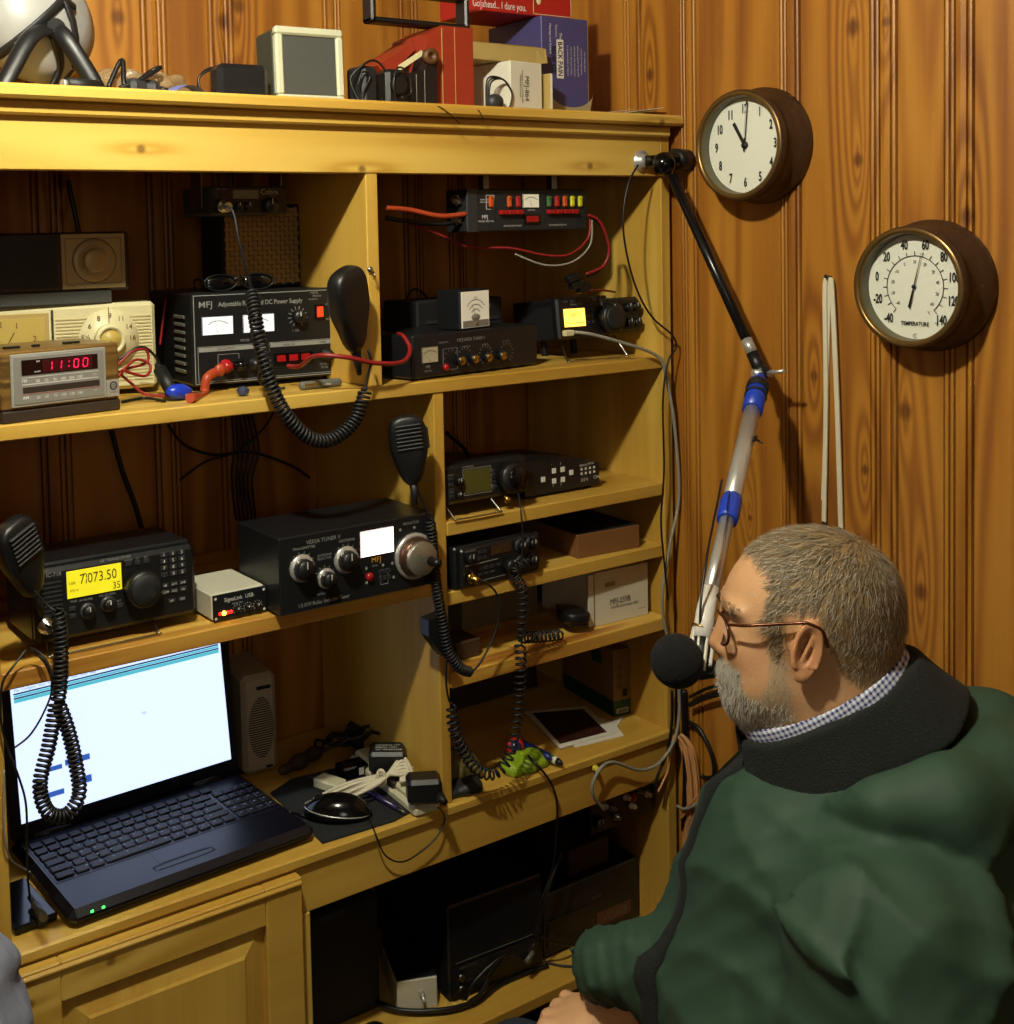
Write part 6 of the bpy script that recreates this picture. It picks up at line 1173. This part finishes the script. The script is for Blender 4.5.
# soften region borders
nrm_src=man.data
ed=np.array([e.vertices[:] for e in man.data.edges]); ed=ed[(ed<nh).all(1)]
for it in range(3):
    acc=cols.copy(); w=np.ones(len(V)); np.add.at(acc,ed[:,0],cols[ed[:,1]]); np.add.at(acc,ed[:,1],cols[ed[:,0]]); np.add.at(w,ed[:,0],1); np.add.at(w,ed[:,1],1); cols=(acc/w[:,None]).astype(np.float32)
ca_.data.foreach_set('color',cols.ravel())
NR=np.zeros(len(V)*3); man.data.vertices.foreach_get('normal',NR); NR=NR.reshape(-1,3)
def strands(idx,count,dirf,lenf,width,lift,name,m,droop=0):
    rg=np.random.default_rng(4); pick=rg.choice(idx,count); vs=[];F=[]
    for n_,i in enumerate(pick):
        p=Vector(V[i])+Vector(rg.normal(0,.0012,3)); N_=Vector(NR[i]); d=Vector(dirf(p))+Vector(rg.normal(0,.28,3)); d=(d-N_*d.dot(N_)).normalized(); L=lenf(p)*rg.uniform(.65,1.25); s=N_.cross(d).normalized()*width; o=len(vs)
        for k,t in enumerate((0,.35,.7,1)):
            c=p-N_*.001+d*(L*t)+N_*(L*lift*(t-.55*t*t))+Vector((0,0,-droop*L*t*t)); w=(1,.9,.6,.0)[k]
            if k<3: vs+=[c-s*w,c+N_*width*.7*w,c+s*w]
            else: vs.append(c)
        for k in range(2): a=o+k*3; F+=[(a,a+3,a+4,a+1),(a+1,a+4,a+5,a+2)]
        F+=[(o+6,o+9,o+7),(o+7,o+9,o+8)]
    me=bpy.data.meshes.new(name); me.from_pydata([tuple(q) for q in vs],[],F); me.update(); me.polygons.foreach_set('use_smooth',[True]*len(F)); me.materials.append(MATS[m])
    ob=bpy.data.objects.new(name,me); COL.objects.link(ob); ob.parent=man; return ob
hair_i=np.array([i for i in range(nh) if regs[i]=='hair']); beard_i=np.array([i for i in range(nh) if regs[i]=='beard'])
K=Vector((-.085,.0,.1))
def hd(p):
    d=p-K; d.z-=.02
    if p.x>.0 and p.z>.06: d+=Vector((.05,0,.02))
    return d.normalized()
def hlen(p): return .016 if p.z>.07 else (.012 if p.z>.0 else .007)
for nm,m_,n_ in (('hair','hair_m',9000),('hair_tips','hair_light',4200)): strands(hair_i,n_,hd,hlen,.00036,.42,nm if nm=='hair' else 'grey_hair',m_)
bt=[i for i in beard_i if V[i][0]>.045 or V[i][2]<-.07]; 
strands(np.array(bt),4200,lambda p:(.25,0,-1),lambda p:.011 if p.x>.05 else .007,.00034,.5,'beard','beard_m')
strands(beard_i,2600,lambda p:(.1,0,-1),lambda p:.006,.0003,.4,'side_beard','hair_light')
st=[i for i in beard_i if V[i][0]>.07 and -.066<V[i][2]<-.038]
if st: strands(np.array(st),900,lambda p:(.3,p.y*20,-1),lambda p:.010,.00036,.5,'moustache','beard_m')
br=[i for i in range(nh) if V[i][0]>.06 and .02<V[i][2]<.034 and .01<abs(V[i][1])<.05]
if br: strands(np.array(br),500,lambda p:(.3,np.sign(p.y),.1),lambda p:.007,.0003,.5,'eyebrow','brow_m')
for s_ in (1,-1):
    mb=MB(); mb.sph((.0655,s_*.031,.003),.0128,20,14); e=mb.build('eye','eyeball',man)
    mb=MB(); mb.lathe([(.0058,.0117),(.003,.0126),(0,.0131)],(.0655,s_*.031,.003),(1,0,-.05),18); mb.build('iris','iris',e)
# glasses
gl=thing('glasses','brown framed glasses on the seated man face','glasses'); gl.matrix_world=PM
for s_ in (1,-1):
    cx,cy,cz=.086,s_*.034,.003
    mb=MB(); mb.tube([(cx-.006*abs(math.cos(a)) ,cy+.025*math.cos(a),cz+.0175*math.sin(a)-.001*math.sin(2*a)) for a in [i*PI/16 for i in range(32)]],.0017,6,True); mb.build('rim','glasses',gl)
    mb=MB(); mb.lathe([(.0,.0012),(.6,.001),(1,0)],(0,0,0),(1,0,0),28); 
    mb.v=[Vector((cx+q.x-.004,cy+q.y*.0245,cz+q.z*.017)) for q in mb.v]; mb.build('lens','lens',gl)
    mb=MB(); mb.cord([(.081,s_*.059,.016),(.06,s_*.074,.021),(.012,s_*.083,.0285),(-.002,s_*.0865,.030),(-.016,s_*.086,.022),(-.022,s_*.084,.004)],.0018,6); mb.build('temple_arm','glasses',gl)
mb=MB(); mb.cord([(.083,.010,.009),(.0875,0,.013),(.083,-.010,.009)],.0013,6); mb.build('bridge','glasses',gl)
# ---- clothes
def ridge(a,p=1.0): return (1-np.abs(np.sin(a)))**p
def jacket(x,y,z):
    ay=np.abs(y)
    d=ell(x,y,z,(-.13,0,-.46),(.285,.26,.31))
    d=smin(d,ell(x,y,z,(.0,0,-.46),(.165,.19,.2)),.05)
    d=smin(d,cap(x,ay,z,(-.06,.0,-.2),(-.065,.175,-.245),.095,.085),.05)
    d=smin(d,cap(x,y,z,(-.05,0,-.12),(-.06,0,-.22),.085,.12),.04)
    d=smin(d,ell(x,y,z,(.002,0,-.285),(.125,.16,.13)),.04)
    d=smin(d,ell(x,y,z,(-.19,0,-.29),(.16,.21,.14)),.05)
    # sleeves
    l=smin(cap(x,y,z,(-.07,.19,-.265),(-.05,.27,-.52),.11,.1),cap(x,y,z,(-.05,.27,-.52),(.15,.19,-.56),.09,.06),.04)
    w=HM@Vector((-.02,0,-.004)); w2=HM@Vector((-.11,0,-.004))
    r=smin(cap(x,y,z,(-.06,-.20,-.26),(-.0,-.27,-.46),.095,.08),cap(x,y,z,(-.0,-.27,-.46),tuple(w2),.08,.066),.04)
    r=smin(r,cap(x,y,z,tuple(w2+Vector((0,0,.03))),tuple(w+Vector((.018,.005,.05))),.062,.045),.02)
    d=smin(d,l,.018); d=smin(d,r,.025)
    # hood piled behind the collar
    h=None
    pts=[(-.02,.125,-.15),(-.07,.15,-.14),(-.13,.145,-.13),(-.2,.085,-.13),(-.215,-.03,-.13),(-.15,-.13,-.14)]; rr=[.014,.034,.046,.052,.052,.045]
    for i in range(5):
        c=cap(x,y,z,pts[i],pts[i+1],rr[i],rr[i+1]); h=c if h is None else smin(h,c,.03)
    d=smin(d,h,.010)
    # folds
    u=x*.8+z*.6; q=y*.7+x*.3
    n=.014*ridge(11*u+2.6*np.sin(7*y+6*z)+1.5*np.sin(9*x),2.5)+.009*ridge(17*(z*.75-x*.45)+2.5*np.sin(8*x+7*y)+.8,2.7)+.007*ridge(24*q+3*np.sin(11*z)+2*np.sin(13*x),2.5)+.004*ridge(48*(z+.6*x)+4*np.sin(20*y+9*x),2)
    fade=np.clip((-.1-z)/.08,0,1)
    sl=np.exp(-((x-w.x)**2+(y-w.y)**2+(z-w.z)**2)/.009)
    d=d-n*fade+.006-.005*np.sin(300*((x-w.x)*hx.x+(y-w.y)*hx.y+(z-w.z)*hx.z))*sl
    return d
jv,jf=sdf_mesh(jacket,(-.46,-.42,-.80),(.36,.44,-.06),.0055)
def lap(v,f,n):
    e=np.concatenate([f[:,[0,1]],f[:,[1,2]],f[:,[2,3]],f[:,[3,0]]])
    for _ in range(n):
        a=v.copy(); w=np.ones(len(v)); np.add.at(a,e[:,0],v[e[:,1]]); np.add.at(w,e[:,0],1); v=a/w[:,None]
    return v
jv=lap(jv,jf,2)
jm=MATS['jacket']; nt=jm.node_tree; b=nt.nodes['Principled BSDF']; b.inputs['Roughness'].default_value=.72
rn=nt.nodes.new('ShaderNodeTexNoise'); rn.noise_type='RIDGED_MULTIFRACTAL'; rn.inputs['Scale'].default_value=8; rn.inputs['Detail'].default_value=2.5; rn.inputs['Distortion'].default_value=.9
t2=nt.nodes.new('ShaderNodeTexCoord'); nt.links.new(t2.outputs['Object'],rn.inputs['Vector']); bp2=nt.nodes.new('ShaderNodeBump'); bp2.inputs['Strength'].default_value=.6; bp2.inputs['Distance'].default_value=.02
nt.links.new(rn.outputs['Fac'],bp2.inputs['Height']); ob_=[n for n in nt.nodes if n.type=='BUMP' and n!=bp2][0]; ob_.inputs['Strength'].default_value=.1; nt.links.new(bp2.outputs[0],ob_.inputs['Normal'])
jk=np_mesh('jacket',jv,jf,jm,man)
bvh=BVHTree.FromPolygons([Vector(p) for p in jv.tolist()],jf.tolist())
def onj(px,py,off=.002):
    o=PI_@CAMO; d=(PI_.to_3x3()@ray(px,py)).normalized(); h=bvh.ray_cast(o,d)
    if h[0] is None: h=bvh.find_nearest(PI_@at(px,py,D=1.35))
    return h[0]+h[1]*off
def strip(pairs,m,name,sub=5,off=.003,th=.002):
    A=smooth_path([onj(*a,off) for a,b in pairs],sub); B=smooth_path([onj(*b,off) for a,b in pairs],sub); n=len(A); vs=[];F=[]
    for i in range(n):
        nn=Vector((0,0,0)); h=bvh.find_nearest((A[i]+B[i])/2); nn=h[1]
        mid=(A[i]+B[i])/2+nn*th; vs+=[A[i]-nn*.004,A[i]+nn*th,mid,B[i]+nn*th,B[i]-nn*.004]
    for i in range(n-1):
        for k in range(4): a=i*5+k; F.append((a,a+1,a+6,a+5))
    mb=MB(); mb.add(vs,F,True); return mb.build(name,m,man)
pc=smooth_path([(w_,y_,z_) for w_,y_,z_ in ((.02,-.002,-.165),(.018,.0,-.2),(.012,.008,-.24),(.010,.02,-.28),(.010,.035,-.33),(.010,.052,-.38),(.010,.062,-.43),(.010,.066,-.48),(.010,.066,-.56))],5)
mb=MB(); vs=[];F=[]; lx=None
for q in pc:
    row=[]
    for s_,o_ in ((-1,-.004),(-1,.0035),(0,.0045),(1,.0035),(1,-.004)):
        h=bvh.ray_cast(Vector((.6,q.y+s_*q.x,q.z)),Vector((-1,0,0))); row.append(h[0]+h[1]*o_ if h[0] else Vector((.1,q.y,q.z)))
    vs+=row
for i_ in range(len(pc)-1):
    for k in range(4): a=i_*5+k; F.append((a,a+1,a+6,a+5))
mb.add(vs,F,True); mb.build('placket','fleece',man)
# tilted collar shells
tn=R(29); cT,sT=math.cos(tn),math.sin(tn); CC=(-.03,0,-.077)
def collar(x,y,z,a,b,h0,h1,slope,th,flare=0,gap=.0,lap=0):
    dx,dz=x-CC[0],z-CC[2]; xp=dx*cT-dz*sT; hp=dx*sT+dz*cT
    rad=np.sqrt((xp/a)**2+(y/b)**2); R0=(rad-1)*(a+b)/2; t=h0-hp
    d=np.abs((R0-slope*t-flare*np.clip(t,0,1)**2)*.85)-th
    d=smax(d,hp-h0,.004); d=smax(d,h1-lap*np.clip((xp-.03)/.07,0,1)-hp,.004)
    g=np.where(xp>0,gap-np.abs(y),-1.); return smax(d,g,.004)
def shirtc(x,y,z): return collar(x,y,z,.1,.079,.012,-.045,.14,.0022,0,.012)
sv,sf=sdf_mesh(shirtc,(-.19,-.13,-.24),(.12,.13,.03),.003)
m=bpy.data.materials.new('plaid'); m.use_nodes=True; nt=m.node_tree; b=nt.nodes['Principled BSDF']; b.inputs['Roughness'].default_value=.8
tc=nt.nodes.new('ShaderNodeTexCoord'); sp=nt.nodes.new('ShaderNodeSeparateXYZ'); nt.links.new(tc.outputs['Object'],sp.inputs[0])
def bandn(o,s): return mth(nt,'GREATER_THAN',mth(nt,'SINE',mth(nt,'MULTIPLY',o,s)),.1)
bx=bandn(mth(nt,'ADD',sp.outputs[0],mth(nt,'MULTIPLY',sp.outputs[2],-.7)),900); bz=bandn(mth(nt,'ADD',sp.outputs[2],mth(nt,'MULTIPLY',sp.outputs[0],.7)),900)
mx=nt.nodes.new('ShaderNodeMix'); mx.data_type='RGBA'; mx.inputs['A'].default_value=lin('d5d8e2'); mx.inputs['B'].default_value=lin('26306e'); nt.links.new(mth(nt,'MULTIPLY',mth(nt,'ADD',bx,bz),.5),mx.inputs['Factor']); nt.links.new(mx.outputs['Result'],b.inputs['Base Color']); MATS['plaid']=m
np_mesh('shirt_collar',sv,sf,'plaid',man)
def jc(x,y,z):
    d=collar(x,y,z,.109,.088,.0,-.07,.32,.0055,.3,.022,.04)
    return d-.0015*np.sin(50*x+30*y)
cv,cf=sdf_mesh(jc,(-.24,-.19,-.3),(.18,.19,.04),.0034); np_mesh('jacket_collar',cv,cf,'fleece',man)
# trousers and shoes
def trou(x,y,z):
    ay=np.abs(y); d=cap(x,ay,z,(-.11,.09,-.69),(.34,.12,-.69),.098,.076); d=smin(d,cap(x,ay,z,(.34,.12,-.69),(.33,.13,-1.1),.074,.062),.02); d=smin(d,ell(x,y,z,(-.12,0,-.67),(.15,.19,.13)),.04)
    return d-.004*ridge(30*x+20*z+8*y,1.5)
tv,tf=sdf_mesh(trou,(-.32,-.28,-1.18),(.46,.28,-.42),.01); np_mesh('trousers',tv,tf,'jeans',man)
fl=-Cw.z
def shoe(x,y,z):
    ay=np.abs(y); return smax(smin(cap(x,ay,z,(.31,.13,fl+.05),(.47,.145,fl+.04),.048,.042),cap(x,ay,z,(.32,.13,fl+.08),(.32,.13,fl+.12),.046,.046),.02),fl+.003-z,.004)
tv,tf=sdf_mesh(shoe,(.24,.05,fl-.01),(.54,.21,fl+.18),.006)
for s_ in (1,-1):
    q=tv.copy(); q[:,1]*=s_; np_mesh('shoe',q,tf if s_==1 else tf[:,::-1],'shoe',man)
# chair under him
ch=thing('wooden_chair','plain wooden chair under the seated man','chair'); ch.location=(Cw.x,Cw.y,0); ch.rotation_euler=(0,0,math.atan2(fv.y,fv.x)); sh=Cw.z-.79
mb=MB(); mb.box(-.47,-.22,sh-.03,.14,.22,sh,.006); mb.build('seat','brown_wood',ch)
for sx in (-.44,.11):
    for sy in (-.19,.19): mb=MB(); mb.box(sx-.018,sy-.018,0,sx+.018,sy+.018,sh-.029,.003); mb.build('leg','brown_wood',ch)
for sy in (-.19,.19): mb=MB(); mb.box(-.487,sy-.015,sh,-.46,sy+.015,sh+.42,.003); mb.build('back_post','brown_wood',ch)
for z_ in (.2,.36): mb=MB(); mb.box(-.484,-.18,sh+z_,-.464,.18,sh+z_+.05,.003); mb.build('back_rail','brown_wood',ch)
# ============================================================ LIGHT, CAMERA
def lamp(n,kind,loc,e,col,size=.05,**k):
    l=bpy.data.lights.new(n,kind); l.energy=e; l.color=col
    if kind=='POINT': l.shadow_soft_size=size
    if kind=='AREA': l.size=size
    o=bpy.data.objects.new(n,l); o.location=loc; COL.objects.link(o); return o
LP=(.3,-.66,2.38)
lamp('ceiling_light','POINT',LP,70,(1,.96,.80),.035)
lamp('fill_light','POINT',(-.5,-2.9,1.9),15,(1,.95,.82),.35)  # soft fill added behind the camera to lift the shadows, no fixture there
t=thing('ceiling_lamp_base','round ceiling lamp base above the camera','lamp',(LP[0],LP[1],2.45)); mb=MB(); mb.lathe([(.06,0),(.06,.015),(.025,.02),(.02,.04)],(0,0,0),(0,0,-1),24); mb.build('base','white_plastic',t)
w=bpy.data.worlds.new('world'); bpy.context.scene.world=w; w.use_nodes=True; w.node_tree.nodes['Background'].inputs[0].default_value=(.6,.5,.4,1); w.node_tree.nodes['Background'].inputs[1].default_value=.1
GR={'power_adapter':'black plug in power adapters','hand_microphone':'black hand microphones on coiled cords','wall_cable':'black cables along the planked walls','test_lead':'test leads beside the cream radio','outlet_lead':'leads of the fused outlet strip','side_cable':'thin cables at the left upright','loose_cable':'loose black cables on the bottom shelf','hanging_cable':'black cables hanging by the right upright','lead_connector':'black lead connectors','marker_pen':'marker pens on the worktop','cardboard_box':'brown cardboard boxes','white_carton':'white instrument cartons','loose_papers':'loose papers on the bookcase top','screw_hook':'screw hooks on the upper divider','antenna_tuner':'black antenna tuners','stray_wire':'stray wires over the bookcase top edge','power_lead':'leads of the bench power supply','supply_cable':'supply cables of the outlet strip','adapter_cord':'thin adapter cords'}
for o in list(bpy.data.objects):
    k=o.name.split('.')[0]
    if o.parent is None and k in GR and 'category' in o: o['group']=GR[k]
sc=bpy.context.scene
cam=bpy.data.cameras.new('camera'); co=bpy.data.objects.new('camera',cam); COL.objects.link(co)
rt=CAMR[0]; dn=CAMR[1]; fw=CAMR[2]
co.matrix_world=Matrix(((rt[0],-dn[0],-fw[0],CAMO.x),(rt[1],-dn[1],-fw[1],CAMO.y),(rt[2],-dn[2],-fw[2],CAMO.z),(0,0,0,1)))
cam.sensor_fit='AUTO'; cam.sensor_width=36; cam.lens=F_*36/1024; cam.shift_x=(507-CX_)/1024; cam.shift_y=-(512-CY_)/1024; cam.clip_start=.02
sc.camera=co
sc.view_settings.view_transform='Standard'; sc.view_settings.look='None'; sc.view_settings.exposure=0; sc.view_settings.gamma=1; sc.view_settings.use_curve_mapping=False
